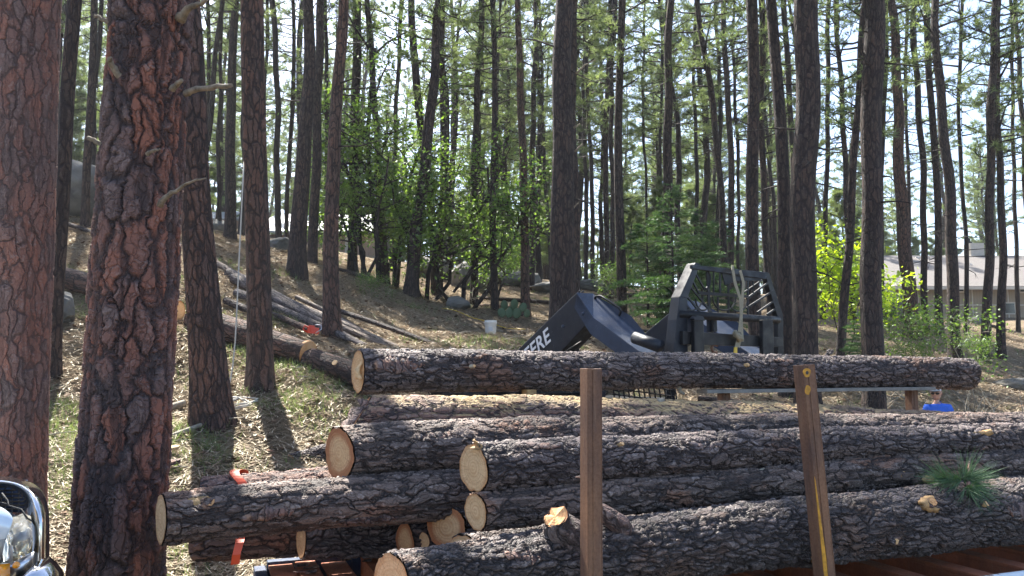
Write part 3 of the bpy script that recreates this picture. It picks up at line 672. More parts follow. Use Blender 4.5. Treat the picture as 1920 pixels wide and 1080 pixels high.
LOGS['L1b'] = plog(4.06, (868, 1042), (1920, 938), 78, 86, 'bottom log showing only a half-round face behind the front log', 1.4, seed=2, k0=-.5)
LOGS['L2'] = plog(3.97, (893, 960), (1920, 877), 68, 60, 'second log up in the front face, with a peeled yellow patch', 1.4, seed=3, k0=-.30, mat='bark_log_brown', seg=96, rings=700)
LOGS['L3'] = plog(4.05, (889, 879), (1920, 822), 90, 57, 'third log up, with a large pale oval end right of the stack centre', 1.4, seed=4, k0=-.30, seg=96, rings=700, lump=.035)
LOGS['L4'] = plog(4.55, (637, 849), (1920, 812), 98, 66, 'thick butt log with a tall split pale face and reddish bark wedge', 1.0, seed=5, k0=-.40, mat='bark_log_brown', seg=96, rings=700, lump=.05, endmat='cut_or2')
LOGS['L5'] = plog(4.93, (655, 802), (1920, 797), 118, 56, 'back upper log dusted with sawdust, under the suspended log', 1.0, seed=6, k0=.1, kv0=.65, endmat='cut_or', mat='bark_sawdust', lump=.04)
LOGS['L6'] = plog(4.40, (303, 973), (860, 928), 94, 84, 'log sticking out furthest left, touching the huge red-plated trunk', .5, seed=7, k0=-.24, mat='bark_log_brown', seg=96, rings=520)
LOGS['L9'] = plog(4.86, (377, 932), (605, 916), 76, 76, 'sunlit log behind the left-most log, wrapped by orange tape', 1.2, seed=8, mat='bark_logred', k0=.1)
LOGS['L7a'] = plog(5.12, (388, 1012), (560, 1004), 72, 72, 'dark reddish log low at the far left of the trailer', .6, seed=9, mat='bark_logred', k0=.9)
LOGS['L7b'] = plog(4.85, (566, 1014), (740, 1009), 66, 66, 'dark low log with a thin wedge-shaped face under the left-most log', .6, seed=10, k0=-.15)
LOGS['M4'] = plog(4.62, (760, 1010), (1300, 985), 66, 66, 'low log with a squarish reddish-edged face', .8, seed=11, k0=-.25, lump=.09, endmat='cut_or2')
LOGS['M3'] = plog(4.33, (838, 989), (1300, 960), 86, 86, 'log with a big round freshly cut face in the middle of the stack', .8, seed=12, k0=-.55, endmat='cut_or2')
LOGS['M5'] = plog(4.475, (797, 1014), (900, 1010), 30, 30, 'very small round pole end between two cut faces', .8, seed=13, k0=-.4)
LOGS['L8'] = plog(5.25, (672, 697), (1816, 697), 80, 56, 'long log on top, resting across the far stakes above the stack', 0, seed=14, k0=-.14, seg=96, rings=700, bend=.01)
def on_log(key, t, ang, out=0.0):
    """point on the bark of a log: t along, ang from straight up toward the viewer"""
    root, (A, B, ra, rb) = LOGS[key]; ax = (B - A).normalized(); nv = DV - ax * DV.dot(ax); nv.normalize(); up = nv.cross(ax)
    if up.z < 0: up = -up
    r = ra + (rb - ra) * t + out
    n = (up * math.cos(ang) - nv * math.sin(ang)); return A + (B - A) * t + n * r, n, ax
def t_at(key, px):
    A, B = LOGS[key][1][:2]; best = min((abs(960 + F * (A + (B - A) * q / 400).x / ((A + (B - A) * q / 400).y) - px), q / 400) for q in range(401)); return best[1]
def stub(key, px, ang, L, r, mat='resin', name='branch_stub', lean=0.0, face='cut'):
    root = LOGS[key][0]; p, n, ax = on_log(key, t_at(key, px), ang, -.03); p = p - root.location
    d = (n + ax * lean).normalized(); mb = MB()
    k = 9; rr_ = np.linspace(r * 1.35, r * .85, k); path = [p + d * (L + .03) * q / (k - 1) + ax * .01 * math.sin(q) for q in range(k)]
    mb.tube(path, rr_, 14, False); o = mb.build(name, M[mat], root, True)
    e = path[-1]; a1 = d.orthogonal().normalized(); a2 = d.cross(a1); V = [e + d * .002]; Bc = [(0, 0, 0)]
    for q in range(14): a = q * 2 * math.pi / 14; V.append(e + (a1 * math.cos(a) + a2 * math.sin(a)) * r * .85 + d * random.uniform(-.3, .5) * r * .5); Bc.append((r * math.cos(a), r * math.sin(a), .9))
    mf = MB(); mf.add(V, [(0, 1 + q, 1 + (q + 1) % 14) for q in range(14)], Bc); mf.build('stub_face', M[face], o)
    return o
stub('L1', 1062, .35, .15, .075, 'bark_log', lean=-.75, face='cut_or')
stub('L1', 1612, 1.75, .012, .02, 'bark_log'); stub('L1', 1782, 1.0, .01, .02, 'resin'); stub('L1', 1905, .9, .02, .016, 'resin')
stub('L1', 1690, .85, .05, .03, 'bark_logred', lean=-.3, face='cut_or'); stub('L1', 1480, 2.1, .015, .03, 'resin')
stub('L3', 1812, 1.0, .03, .022, 'resin', lean=.6); stub('L3', 1480, .6, .01, .018, 'deadwood'); stub('L3', 1146, .7, .012, .014, 'resin'); stub('L3', 1915, .5, .07, .03, 'bark_logred')
stub('L2', 1400, .2, .05, .018, 'deadwood', lean=1.5); stub('L8', 875, 1.3, .008, .014, 'deadwood'); stub('L5', 1225, .1, .03, .03, 'deadwood', lean=1); stub('L6', 400, .9, .004, .03, 'bark_logred', face='cut_or')
stub('L8', 1545, .0, .06, .018, 'bark_log', lean=.8); stub('L8', 1265, 2.9, .05, .014, 'deadwood', lean=.6); stub('L8', 1378, 1.2, .01, .016, 'resin')
# curved broken limb on the bottom log, passing behind the first stake
root = LOGS['L1'][0]; p, n, ax = on_log('L1', t_at('L1', 1160), .35, -.04); p -= root.location; mb = MB()
mb.tube([p, p + n * .08 - ax * .05, p + n * .13 - ax * .13, p + n * .19 - ax * .20, p + n * .28 - ax * .245, p + n * .35 - ax * .27, p + n * .355 - ax * .32], [.065, .055, .045, .034, .024, .016, .005], 12)
mb.build('broken_limb', M['bark_logred'], root, True)
# splinters and peeled patches: thin curved chips lying on the bark
def chip(key, px, ang, Lx, Wd, mat, thick=.006, name='bark_chip', tilt=0.0):
    root = LOGS[key][0]; t = t_at(key, px); mb = MB(); A, B, ra, rb = LOGS[key][1]; V = []; nu, nw = 9, 5
    for i in range(nu):
        u = i / (nu - 1) * 2 - 1
        for j in range(nw):
            q = j / (nw - 1) * 2 - 1; wv = q * Wd * math.sqrt(max(0.02, 1 - u * u)) * (1 + .3 * math.sin(u * 9 + q * 3))
            a = ang + (wv + tilt * u * Wd) / ra; p, nn, ax = on_log(key, min(1, max(0, t)), a, thick * (1 - .6 * q * q)); V.append(p + ax * u * Lx - root.location)
    mb.add(V, [(i * nw + j, i * nw + j + 1, (i + 1) * nw + j + 1, (i + 1) * nw + j) for i in range(nu - 1) for j in range(nw - 1)])
    o = mb.build(name, M[mat], root, True); m = o.modifiers.new('t', 'SOLIDIFY'); m.thickness = .02; m.offset = -1; return o
chip('L2', 1640, .75, .11, .035, 'resin', .004, 'peeled_patch', 1.2); chip('L3', 1805, .95, .07, .018, 'resin', .012); chip('L1', 1682, .95, .06, .016, 'resin', .03, 'splinter', .6)
chip('L1', 1684, .78, .05, .014, 'resin', .03, 'splinter', -.8); chip('L2', 1700, 1.6, .05, .02, 'resin', .004); chip('L6', 690, 2.2, .16, .02, 'orange' if False else 'bark_logred', .005); chip('L6', 385, .7, .05, .04, 'resin', .004, 'peeled_patch')
chip('L8', 740, 1.2, .18, .06, 'bark_logred', .006, 'peeled_patch'); chip('L4', 1080, .6, .12, .05, 'bark_logred', .006, 'peeled_patch')
for q, (ky, px, an, lx, wd_, mt) in enumerate([('L1', 1250, .5, .09, .03, 'bark_logred'), ('L2', 1180, .6, .10, .02, 'bark_logred'), ('L3', 1000, .5, .12, .025, 'bark_logred'), ('L3', 1300, 1.0, .08, .03, 'bark_logred'),
        ('L4', 820, .9, .14, .03, 'bark_logred'), ('L6', 520, 1.5, .15, .03, 'bark_logred'), ('L8', 1120, 1.7, .10, .03, 'bark_logred'), ('L8', 1450, .9, .09, .02, 'bark_logred'), ('L1', 960, .9, .09, .03, 'bark_logred'), ('L1', 1840, 1.3, .10, .04, 'bark_logred')]):
    chip(ky, px, an, lx, wd_, mt, .008, 'loose_bark', .6 * math.sin(q))
# ragged torn wood: the split wedge of L4/L5
def shard(root, P, d, up, L, w_, mat, name):
    mb = MB(); d = d.normalized(); up = up.normalized(); s = d.cross(up).normalized(); V = []
    n = 10
    for i in range(n):
        q = i / (n - 1); ww = w_ * (1 - q) ** .7 + .004; hh = .03 * (1 - q) + .004
        c = P + d * L * q + up * .02 * math.sin(q * 5)
        V += [c - s * ww + up * hh * .2, c + up * hh, c + s * ww * (.8 + .3 * math.sin(i * 2.3)), c - up * hh]
    Fs = [(i * 4 + j, i * 4 + (j + 1) % 4, i * 4 + 4 + (j + 1) % 4, i * 4 + 4 + j) for i in range(n - 1) for j in range(4)] + [(0, 1, 2, 3), tuple(range(n * 4 - 4, n * 4))]
    mb.add([v - root.location for v in V], Fs); return mb.build(name, M[mat], root, True)
r5 = LOGS['L5'][0]; p5, n5, a5 = on_log('L5', .0, .6, -.03)
shard(r5, p5 + a5 * .12, -a5 + Vector((0, 0, -.75)) - DV * .3, n5, .30, .11, 'bark_logred', 'torn_bark_flap')
r8 = LOGS['L8'][0]; p8, n8, a8 = on_log('L8', .0, 1.9, -.05); shard(r8, p8 + Vector((0, 0, -.02)), Vector((0, 0, 1)) - a8 * .05, -a8, .14, .035, 'cut', 'split_sliver')
r3 = LOGS['L3'][0]; p3, n3, a3 = on_log('L3', .0, .1, -.02); shard(r3, p3, a3 * .3 + n3, a3, .05, .05, 'resin', 'torn_fibre')

# ------------------------------------------------------------------ trailer
tr = empty('log_trailer', T(3, 4.3, -1.9)); tag(tr, 'flatbed trailer with orange cross beams and rusty stakes under the log pile', 'trailer')
off = -tr.location
def bx(mb, u, v, z, su, sv, sz): mb.box(T(u, v, z) + off, (su, sv, sz), (DU, DV, Vector((0, 0, 1))))
BED = -1.175
for k, u in enumerate(np.arange(.62, 6.6, .40)):
    mb = MB(); bx(mb, u, 4.29, BED - .012, .12, 1.74, .024); bx(mb, u - .048, 4.29, BED - .07, .02, 1.74, .092); bx(mb, u + .048, 4.29, BED - .07, .02, 1.74, .092)
    mb.build('cross_beam', M['orange'], tr, bevel=.004)
mb = MB(); bx(mb, .475, 4.27, BED - .016, .14, 1.76, .02); mb.build('deck_plate', M['orange'], tr, bevel=.003)
mb = MB(); bx(mb, .79, 4.27, BED - .022, .15, 1.74, .014); mb.build('deck_plate', M['orange'], tr, bevel=.003)
mb = MB(); bx(mb, 3.6, 5.2, BED - .07, 6.4, .07, .16); mb.build('side_rail', M['navy'], tr, bevel=.006)
mb = MB(); bx(mb, 3.6, 3.345, BED - .09, 6.4, .05, .17); mb.build('side_rail', M['whitepaint'], tr, bevel=.006)
mb = MB(); mb.tube([T(u, 3.295, BED + .01) + off for u in np.linspace(.45, 6.8, 30)], .032, 14); mb.build('rub_rail', M['whitepaint'], tr, True)
mb = MB(); bx(mb, .36, 4.29, BED - .135, .07, 1.92, .22); mb.build('rear_frame', M['navy'], tr, bevel=.008)
for vv in (5.06, 3.5):
    mb = MB(); c = T(.322, vv, BED - .11) + off; mb.tube([c, c - DU * .02, c - DU * .028], [.055, .05, .02], 18); mb.build('tail_lamp', M['red'], tr, True)
for u in (.9, 4.6):
    pass
mb = MB(); bx(mb, 3.6, 3.9, BED - .2, 6.3, .08, .12); bx(mb, 3.6, 4.7, BED - .2, 6.3, .08, .12); mb.build('frame_beam', M['navy'], tr)
for u in (2.6, 3.5):
    for vv in (3.25, 5.35):
        zc = Hz(T(u, vv, 0).x, T(u, vv, 0).y) - CZ + .33
        zc = min(zc, BED - .46)
        c = T(u, vv, zc) + off; mb = MB(); mb.tube([c - DV * .1, c - DV * .09, c + DV * .09, c + DV * .1], [.28, .33, .33, .28], 28); wh = mb.build('wheel', M['rubber'], tr, True)
        mb = MB(); mb.tube([c - DV * .106, c + DV * .106], .17, 20); mb.build('rim', M['steel'], wh, True)
# planks / debris on bed
mb = MB()
for k in range(70):
    u = random.uniform(.5, 1.6); v = random.uniform(3.6, 5.1); bx(mb, u, v, BED + .006 + random.uniform(0, .01), random.uniform(.02, .09), random.uniform(.01, .04), .008)
tag(mb.build('bark_debris', M['bark_logred'], None), 'loose bark flakes scattered on the trailer beams', 'bark debris', kind='stuff').location = tr.location
def stake(P0, P1, w_, label, name='stake_post', mat='rust', axis=None, holes=False):
    d = (P1 - P0); L = d.length; d.normalize(); e1 = (DU - d * DU.dot(d)).normalized(); e2 = d.cross(e1)
    mb = MB(); t_ = .006; root = empty(name, P0) if not holes else empty(name, P0); tag(root, label, 'steel stake', 'upright steel stakes of the trailer')
    h = w_ / 2; O = d * (L / 2)
    mb.box(O + e1 * (h - t_ / 2), (t_, w_, L), (e1, e2, d)); mb.box(O - e1 * (h - t_ / 2), (t_, w_, L), (e1, e2, d))
    mb.box(O + e2 * (h - t_ / 2), (w_ - 2 * t_, t_, L - .002), (e1, e2, d)); mb.box(O - e2 * (h - t_ / 2 - .001), (w_ - 2 * t_, t_, L - .002), (e1, e2, d))
    mb.box(O - e2 * (h + .0015) - e1 * (.12 * w_), (.004, .004, L - .006), (e1, e2, d))
    o = mb.build('post', M[mat], root, bevel=.003)
    return root, e1, e2, d, L
def stake_px(pxt, pyt, pxb, pyb, v, w_, label, **kw):
    A = pv(pxb, pyb, v); B = pv(pxt, pyt, v); d = (B - A).normalized(); A = A - d * max(0, (A.z - (CZ + BED - .1)) / d.z); return stake(A, B, w_, label, **kw)
stake_px(1108, 691, 1109, 1080, 3.43, .078, 'upright rusty steel stake in front of the log ends')
S2 = stake_px(1507, 684, 1546, 1080, 3.43, .078, 'tilted rusty steel stake with yellow paint marks')
r_, e1, e2, d, L = S2
fc = e2 if (e2.dot(DV) < 0) else -e2
mb = MB(); mb.prism([d * (L - .04 + .024 * math.sin(a)) + e1 * (-.02 + (.025 + .004 * math.sin(3 * a)) * math.cos(a)) + fc * .0395 for a in np.linspace(0, 6.283, 16, endpoint=False)], fc * .003); mb.build('paint_mark', M['yellowpaint'], r_)
mb = MB(); mb.prism([d * (L - .13 + .025 * math.sin(a)) + e1 * (-.026 + (.018 + .004 * math.sin(2 * a)) * math.cos(a)) + fc * .0395 for a in np.linspace(0, 6.283, 16, endpoint=False)], fc * .003); mb.build('paint_mark', M['yellowpaint'], r_)
mb = MB(); mb.prism([d * q + e1 * (-.038 + wv) + fc * .0395 for q, wv in ((.08, .0), (.06, .022), (.3, .024), (.55, .012), (.70, .004), (.72, 0))], fc * .003); mb.build('paint_mark', M['yellowpaint'], r_)
mb = MB(); mb.tube([d * (L - .04) - e1 * .02 + fc * .042, d * (L - .04) - e1 * .02 + fc * .0435], .010, 12); mb.build('bolt_hole', M['black'], r_)
for k, px in enumerate((1010, 1357, 1709)):
    lb = ('short', 'middle', 'right')[k]
    A = pv(px, 742, 5.25); B = Vector((A.x, A.y, pv(px, 730 if k else 738, 5.25).z)); A.z = CZ + BED - .05
    stake(A, B, .072, ['far-side stake seen left of the upright front stake, under the long top log', 'far-side stake below the left end of the grey plank', 'far-side stake beside the man in the cap'][k], mat='rust')
for px, k in ((1890, 0),):
    A = pv(1990, 742, 5.25); B = Vector((A.x, A.y, pv(1990, 735, 5.25).z)); A.z = CZ + BED
# grey plank resting on far stakes
A = pv(1316, 734, 5.2); B = pv(1742, 728, 5.2); mb = MB(); dd = B - A; mb.box((0, 0, 0), (dd.length, .14, .028), (dd.normalized(), DV, Vector((0, 0, 1)))); o = mb.build('plank', M['saw'], None, bevel=.003); o.location = (A + B) / 2
tag(o, 'weathered grey plank lying across the far stakes below the top log', 'plank')
# wood block (yellowish) near the first far stake
A = pv(992, 741, 5.2); mb = MB(); mb.box((0, 0, 0), (.075, .1, .16), (DU, DV, Vector((0, 0, 1)))); o = mb.build('wood_block', M['resin'], None, bevel=.006); o.location = A - Vector((0, 0, .04)); tag(o, 'small yellowish wood block wedged beside the far stake under the top log', 'wood block')

# orange flagging tape round L9 and hanging tail
mb = MB(); path = []; t9 = t_at('L9', 458)
for q in range(17): p_, n_, a_ = on_log('L9', t9, -1.2 + 2.6 * q / 16, .022); path.append(p_ + a_ * .03 * math.sin(q * .5))
wid = DU * .05; V = []
for p_ in path: V += [p_ - wid / 2, p_ + wid / 2]
mb.add(V, [(2 * i, 2 * i + 1, 2 * i + 3, 2 * i + 2) for i in range(16)])
B0 = pv(452, 1000, 4.62); B1 = pv(449, 1018, 4.50); B2 = pv(443, 1040, 4.49); B3 = pv(441, 1058, 4.5)
V = []
for p_, tw in ((path[-1], 1), (B0, 1), (B1, .85), (B2, .8), (B3, .9)): V += [p_ - wid / 2 * tw, p_ + wid / 2 * tw]
mb.add(V, [(2 * i, 2 * i + 1, 2 * i + 3, 2 * i + 2) for i in range(4)])
o = mb.build('flagging_tape', M['ribbon'], None); m = o.modifiers.new('t', 'SOLIDIFY'); m.thickness = .002; tag(o, 'bright orange flagging tape draped between the two left logs, tail hanging down', 'tape')

# green pine sprig lying on the logs
mb = MB(); P0 = on_log('L2', t_at('L2', 1800), .2, .03)[0]; cs = []; ds = []
P1 = on_log('L1', t_at('L1', 1765), .55, .06)[0]; rg = np.random.default_rng(3)
for c0, d0 in ((P1, Vector((0, -.45, -.25))), (P1 + Vector((.05, .05, .02)), Vector((.6, -.2, -.15))), (P1 + Vector((-.03, .02, .03)), Vector((-.8, -.15, .02))), (P1 + Vector((.02, .08, .03)), Vector((.2, -.1, .3))), (P1 + Vector((-.1, .04, .03)), Vector((-.7, -.1, .12)))):
    for k in range(7): cs.append(np.array(c0) + rg.normal(size=3) * .012); ds.append(np.array(d0.normalized()))
V, Fc, rn = blades(np.array(cs), np.array(ds), 16, .21, .0042, .6, rg); V = V - np.array(P1)
sp_ = empty('pine_sprig', P1); tag(sp_, 'fresh green tuft of long pine needles lying on the logs right of the tilted stake', 'pine sprig')
obj('needles', mesh_np('needles', V, Fc, M['sprig'], {'rnd': ('FLOAT', rn)}, False), sp_)
mb.tube([P1 - P1, P0 - P1, P0 - P1 + Vector((.15, .05, .03))], [.012, .01, .008], 6); mb.build('twig', M['bark_logred'], sp_, True)

# ------------------------------------------------------------------ loader behind the trailer
HD = Vector((.59, -.81, 0)).normalized(); LT = Vector((-HD.y, HD.x, 0))
TP = at(1081, 548, 8.84)
ld = empty('loader', Vector((TP.x, TP.y, 0)) - HD * 1.2 + LT * .9); ld.location.z = Hz(ld.location.x, ld.location.y)
tag(ld, 'dark grey compact loader with an angular lift arm and fork carriage behind the log pile', 'loader'); lo = -ld.location
def ps(px, py, off_=0.0): return onplane(px, py, TP + LT * off_, LT)      # on the near arm's side plane
def arm(shift, letters):
    s = LT * shift; g = ps(962, 664); back = g + (g - TP).normalized() * .75
    poly = [TP, ps(1112, 597), ps(1095, 613), ps(1040, 672)]; low = poly[-1] + (g - TP).normalized() * .9
    poly += [low, back]
    mb = MB(); mb.prism([p + s + lo for p in poly], LT * .24); a = mb.build('lift_arm', M['machine'], ld, bevel=.012)
    Tq = TP + LT * .24; top = [TP, ps(1112, 597), ps(1203, 662), ps(1238, 660, .24), ps(1183, 592, .24), Tq]
    mb = MB(); dn = Vector((0, 0, -.17)) - HD * .05; q = [p + s + lo for p in top]
    top3 = [p + HD * .004 for p in q]; mb.prism(top3, dn); mb.build('arm_nose', M['machine_top'], ld, bevel=.006)
    return a
arm(0, True); arm(1.75, False)
# handle / hose on top
hp = [ps(1115, 563, .2), ps(1117, 556, .2), ps(1126, 555, .2), ps(1145, 566, .2), ps(1160, 577, .2), ps(1164, 584, .2), ps(1161, 592, .2)]
mb = MB(); mb.tube([p + lo for p in hp], .014, 10); mb.build('grab_handle', M['machine_dk'], ld, True)
# lettering on the arm side
def lettering(text, P, right, up, size, mat, parent, name='lettering', depth=.003, shear=.18, bold=.012):
    cu = bpy.data.curves.new('tmp', 'FONT'); cu.body = text; cu.size = size; cu.extrude = depth; cu.shear = shear; cu.offset = bold * size; cu.space_character = 1.06
    o = bpy.data.objects.new('tmp', cu); C.objects.link(o); dg = bpy.context.evaluated_depsgraph_get(); me = bpy.data.meshes.new_from_object(o.evaluated_get(dg)); bpy.data.objects.remove(o)
    me.materials.clear(); me.materials.append(M[mat]); r = obj(name, me, parent); nn = right.cross(up)
    r.matrix_local = Matrix.Translation(P) @ Matrix((right, up, nn)).transposed().to_4x4(); return r
dirA = (TP - ps(962, 664)).normalized(); upA = LT.cross(dirA); upA = upA if upA.z > 0 else -upA
nrmA = dirA.cross(upA)
# base-line so that the last E ends near (1046, 640)
eb = ps(1036, 637); txt = 'DEERE'; sz = .245; adv = .16
o = lettering(txt, Vector((0, 0, 0)), dirA, upA, sz, 'letter', ld)
bb = max(v.co.x for v in o.data.vertices)
if nrmA.dot(LT) > 0: print('WARN lettering faces away')
o.matrix_local = Matrix.Translation(eb - dirA * bb - LT * .006 + lo) @ Matrix((dirA, upA, nrmA)).transposed().to_4x4()
# cylinder / torque tube from arm to carriage
mb = MB(); mb.tube([at(1190, 633, 8.1) + lo, at(1238, 650, 7.85) + lo], .062, 20); mb.build('cross_tube', M['machine'], ld, True)
mb = MB(); mb.tube([at(1090, 640, 8.6) + lo, at(1055, 662, 8.9) + lo], .006, 6); mb.build('hose', M['black'], ld, True)
for k_, o2 in enumerate((.05, .10)):
    P = [ps(1000, 660, .245) , ps(1040, 616, .245), ps(1078, 572, .245)]
    mb = MB(); mb.tube([TP + LT * (o2) + lo + Vector((0, 0, .02)) - HD * q * .9 + Vector((0, 0, -q * .62)) for q in (0, .4, .8, 1.3)], .011, 7); mb.build('hose', M['black'], ld, True)
for px, py in ((1094, 588), (1056, 612)):
    mb = MB(); c0 = ps(px, py) + lo; mb.tube([c0 + LT * .01, c0 - LT * .012, c0 - LT * .016], [.02, .02, .008], 14); mb.build('pin', M['machine_top'], ld, True)
# body
def lm(s, t, z): return Vector((TP.x, TP.y, CZ)) + HD * s + LT * t + Vector((0, 0, z))
def lbox(mb, s0, s1, t0, t1, z0, z1): mb.box((lm(s0, t0, z0) + lm(s1, t1, z1)) / 2 + lo, (abs(s1 - s0), abs(t1 - t0), abs(z1 - z0)), (HD, LT, Vector((0, 0, 1))))
mb = MB(); lbox(mb, -2.9, -.1, .3, 1.65, -1.3, -.36); lbox(mb, -2.9, -1.2, .34, 1.6, -.36, -.25); mb.build('body', M['machine_dk'], ld, bevel=.04)
mb = MB(); lbox(mb, -3.3, -2.7, .02, .26, -1.2, -.22); lbox(mb, -3.3, -2.7, 1.75, 1.99, -1.2, -.22); mb.build('arm_tower', M['machine_dk'], ld, bevel=.02)
mb = MB(); 
pg = [at(1148, 728, 8.3), at(1264, 728, 8.1)]
for i in range(13):
    q = i / 12; a = pg[0].lerp(pg[1], q); mb.tube([a + lo + Vector((0, 0, .06)), a + lo + Vector((.05, 0, -.30))], .008, 4)
for z in (.0, -.06, -.12, -.18, -.24): mb.tube([pg[0] + lo + Vector((0, 0, z + .06)), pg[1] + lo + Vector((0, 0, z - .02))], .007, 4)
mb.build('mesh_guard', M['machine_dk'], ld)
for px in (1127, 1257):
    mb = MB(); a = at(px, 742, 8.2); mb.box(a + lo + Vector((0, 0, -.2)), (.085, .07, .75)); mb.build('guard_post', M['machine'], ld, bevel=.008)
for s_ in (-2.5, -.75):
    for t_ in (.14, 1.81):
        zc = Hz(*(lm(s_, t_, 0).xy)) - CZ + .38; c = lm(s_, t_, max(zc, -1.55)) + lo; mb = MB()
        mb.tube([c - LT * .13, c - LT * .11, c + LT * .11, c + LT * .13], [.33, .39, .39, .33], 30); wh = mb.build('wheel', M['rubber'], ld, True)
        mb = MB(); mb.tube([c - LT * .135, c + LT * .135], .19, 20); mb.build('rim', M['machine_dk'], wh, True)
# fork carriage: all plates lie on one upright plane
PC = at(1258, 600, 7.8)
fk = empty('fork_carriage', at(1350, 640, 7.9)); tag(fk, 'dark steel fork carriage with a latticed backrest, mounted on the loader', 'fork carriage'); fo = -fk.location
def pc(px, py, o_=0.0): return onplane(px, py, PC + HD * o_, HD) + fo
def plate(name, pts, o_=0.0, th=.02, mat='machine_dk', bev=.004, parent=None):
    mb = MB(); mb.prism([pc(x, y, o_) for x, y in pts], HD * th); return mb.build(name, M[mat], parent or fk, bevel=bev)
plate('side_plate', [(1287, 495), (1296, 497), (1272, 561), (1258, 558)], -.1, .12, 'machine')
plate('side_plate', [(1258, 558), (1272, 561), (1273, 720), (1241, 720), (1252, 600)], -.1, .12, 'machine')
plate('side_plate', [(1425, 511), (1433, 512), (1460, 592), (1461, 715), (1450, 715), (1450, 596)], -.05, .06)
plate('top_bar', [(1293, 497), (1432, 511), (1432, 524), (1293, 504)], 0, .035, 'machine')
plate('top_gusset', [(1350, 506), (1432, 515), (1424, 527), (1380, 527), (1358, 535)], .003, .014, 'machine')
mb = MB(); mb.tube([pc(1272, 589), pc(1459, 600)], .041, 18); mb.build('cross_tube', M['machine_dk'], fk, True)
plate('lower_bar', [(1272, 621), (1460, 633), (1460, 651), (1272, 646)], 0, .06)
plate('lower_bar', [(1272, 700), (1460, 700), (1460, 716), (1272, 718)], 0, .06)
for a, b in ((1296, 1316), (1424, 1446)):
    o = plate('fork', [(a - 1, 600), (b - 4, 600), (b, 720), (a, 720)], .065, .05, 'machine_dk', .006)
    mb = MB(); q = pc((a + b) / 2, 718, .09); mb.box(q + HD * .5 + Vector((0, 0, -.02)), (1.05, .11, .045), (HD, LT, Vector((0, 0, 1)))); mb.build('tine', M['machine_dk'], o, bevel=.005)
plate('fork_cap', [(1292, 598), (1298, 592), (1310, 594), (1314, 602), (1294, 601)], .07, .06, 'machine', .003)
plate('bracket', [(1330, 598), (1337, 598), (1338, 622), (1331, 622)], -.08, .05, 'machine_dk'); plate('bracket', [(1324, 598), (1330, 598), (1337, 612), (1334, 625), (1325, 622)], -.1, .03, 'machine')
def bar(name, a, b, w_=.022, th=.014, o_=.004): 
    A = pc(*a, o_); B = pc(*b, o_); dd = (B - A); mb = MB(); mb.box((A + B) / 2, (dd.length, w_, th), (dd.normalized(), dd.normalized().cross(HD), HD)); return mb
lat = MB()
def addbar(a, b, w_=.02):
    A = pc(*a, .006); B = pc(*b, .006); dd = (B - A); e = dd.normalized(); lat.box((A + B) / 2, (dd.length, w_, .014 + random.uniform(0, .002)), (e, e.cross(HD), HD))
for a, b, ww in [((1310, 549), (1400, 556), .03), ((1326, 503), (1330, 586), .035), ((1366, 530), (1366, 592), .018), ((1402, 520), (1402, 596), .018), ((1280, 545), (1312, 585), .02), ((1288, 530), (1334, 586), .018), ((1296, 522), (1310, 549), .016),
                 ((1300, 505), (1322, 545), .016), ((1346, 556), (1346, 590), .016), ((1338, 505), (1338, 549), .012), ((1350, 508), (1350, 550), .02), ((1390, 527), (1390, 556), .012), ((1412, 525), (1412, 550), .012), ((1399, 578), (1450, 545), .02), ((1420, 586), (1454, 562), .02), ((1438, 590), (1458, 576), .02), ((1400, 560), (1440, 530), .02), ((1395, 548), (1436, 520), .014), ((1276, 560), (1296, 584), .018)]: addbar(a, b, ww)
def arc(cx, cy, rx, ry, a0, a1, ww=.018, n=12):
    P = [pc(cx + rx * math.cos(a0 + (a1 - a0) * i / n), cy + ry * math.sin(a0 + (a1 - a0) * i / n), .008) for i in range(n + 1)]
    lat.tube(P, ww / 2, 6)
arc(1296, 556, 22, 26, 0, math.pi); arc(1358, 556, 22, 26, 0, math.pi); arc(1384, 560, 18, 24, 0, math.pi); arc(1322, 524, 9, 18, -math.pi / 2, math.pi / 2, .03); arc(1318, 560, 14, 22, 0, math.pi)
lat.build('backrest_lattice', M['machine_dk'], fk)
mb = MB(); P = [(1345, 648), (1338, 646), (1334, 652), (1337, 660), (1344, 661)]; mb.tube([pc(x, y, .03) for x, y in P], .014, 8); mb.build('hook', M['rust'], fk, True)
# webbing strap
def ribbon(mb, pts, ww, th=.004):
    for (a, b) in zip(pts[:-1], pts[1:]):
        dd = b - a; e = dd.normalized(); s = e.cross(HD).normalized(); mb.box((a + b) / 2, (dd.length + .01, ww, th), (e, s, HD))
st = empty('webbing_strap', fk.location); tag(st, 'tan webbing strap looped over the carriage top bar and knotted below', 'strap')
mb = MB()
for pts in ([(1374, 506), (1378, 530), (1388, 560), (1390, 600), (1392, 640)], [(1388, 508), (1394, 530), (1392, 560), (1390, 590), (1386, 622)], [(1378, 625), (1384, 635), (1380, 652)], [(1380, 623), (1390, 630), (1384, 650)]):
    P = [pc(x, y, .09 + .004 * i) for i, (x, y) in enumerate(pts)]
    for a, b in zip(P[:-1], P[1:]):
        for q in range(4): 
            pa = a.lerp(b, q / 4); pb_ = a.lerp(b, (q + 1) / 4); e = (pb_ - pa).normalized(); mb.box((pa + pb_) / 2, ((pb_ - pa).length + .006, .042, .004 + .001 * (q % 2)), (e, e.cross(HD), HD))
P = [pc(1373, 508, .09), pc(1374, 500, .05), pc(1374, 500, -.02), pc(1376, 512, -.05)]; ribbon(mb, P, .04); P = [pc(1388, 510, .09), pc(1388, 502, .05), pc(1388, 502, -.02), pc(1388, 516, -.05)]
mb.build('webbing', M['strap'], st)
mb = MB()
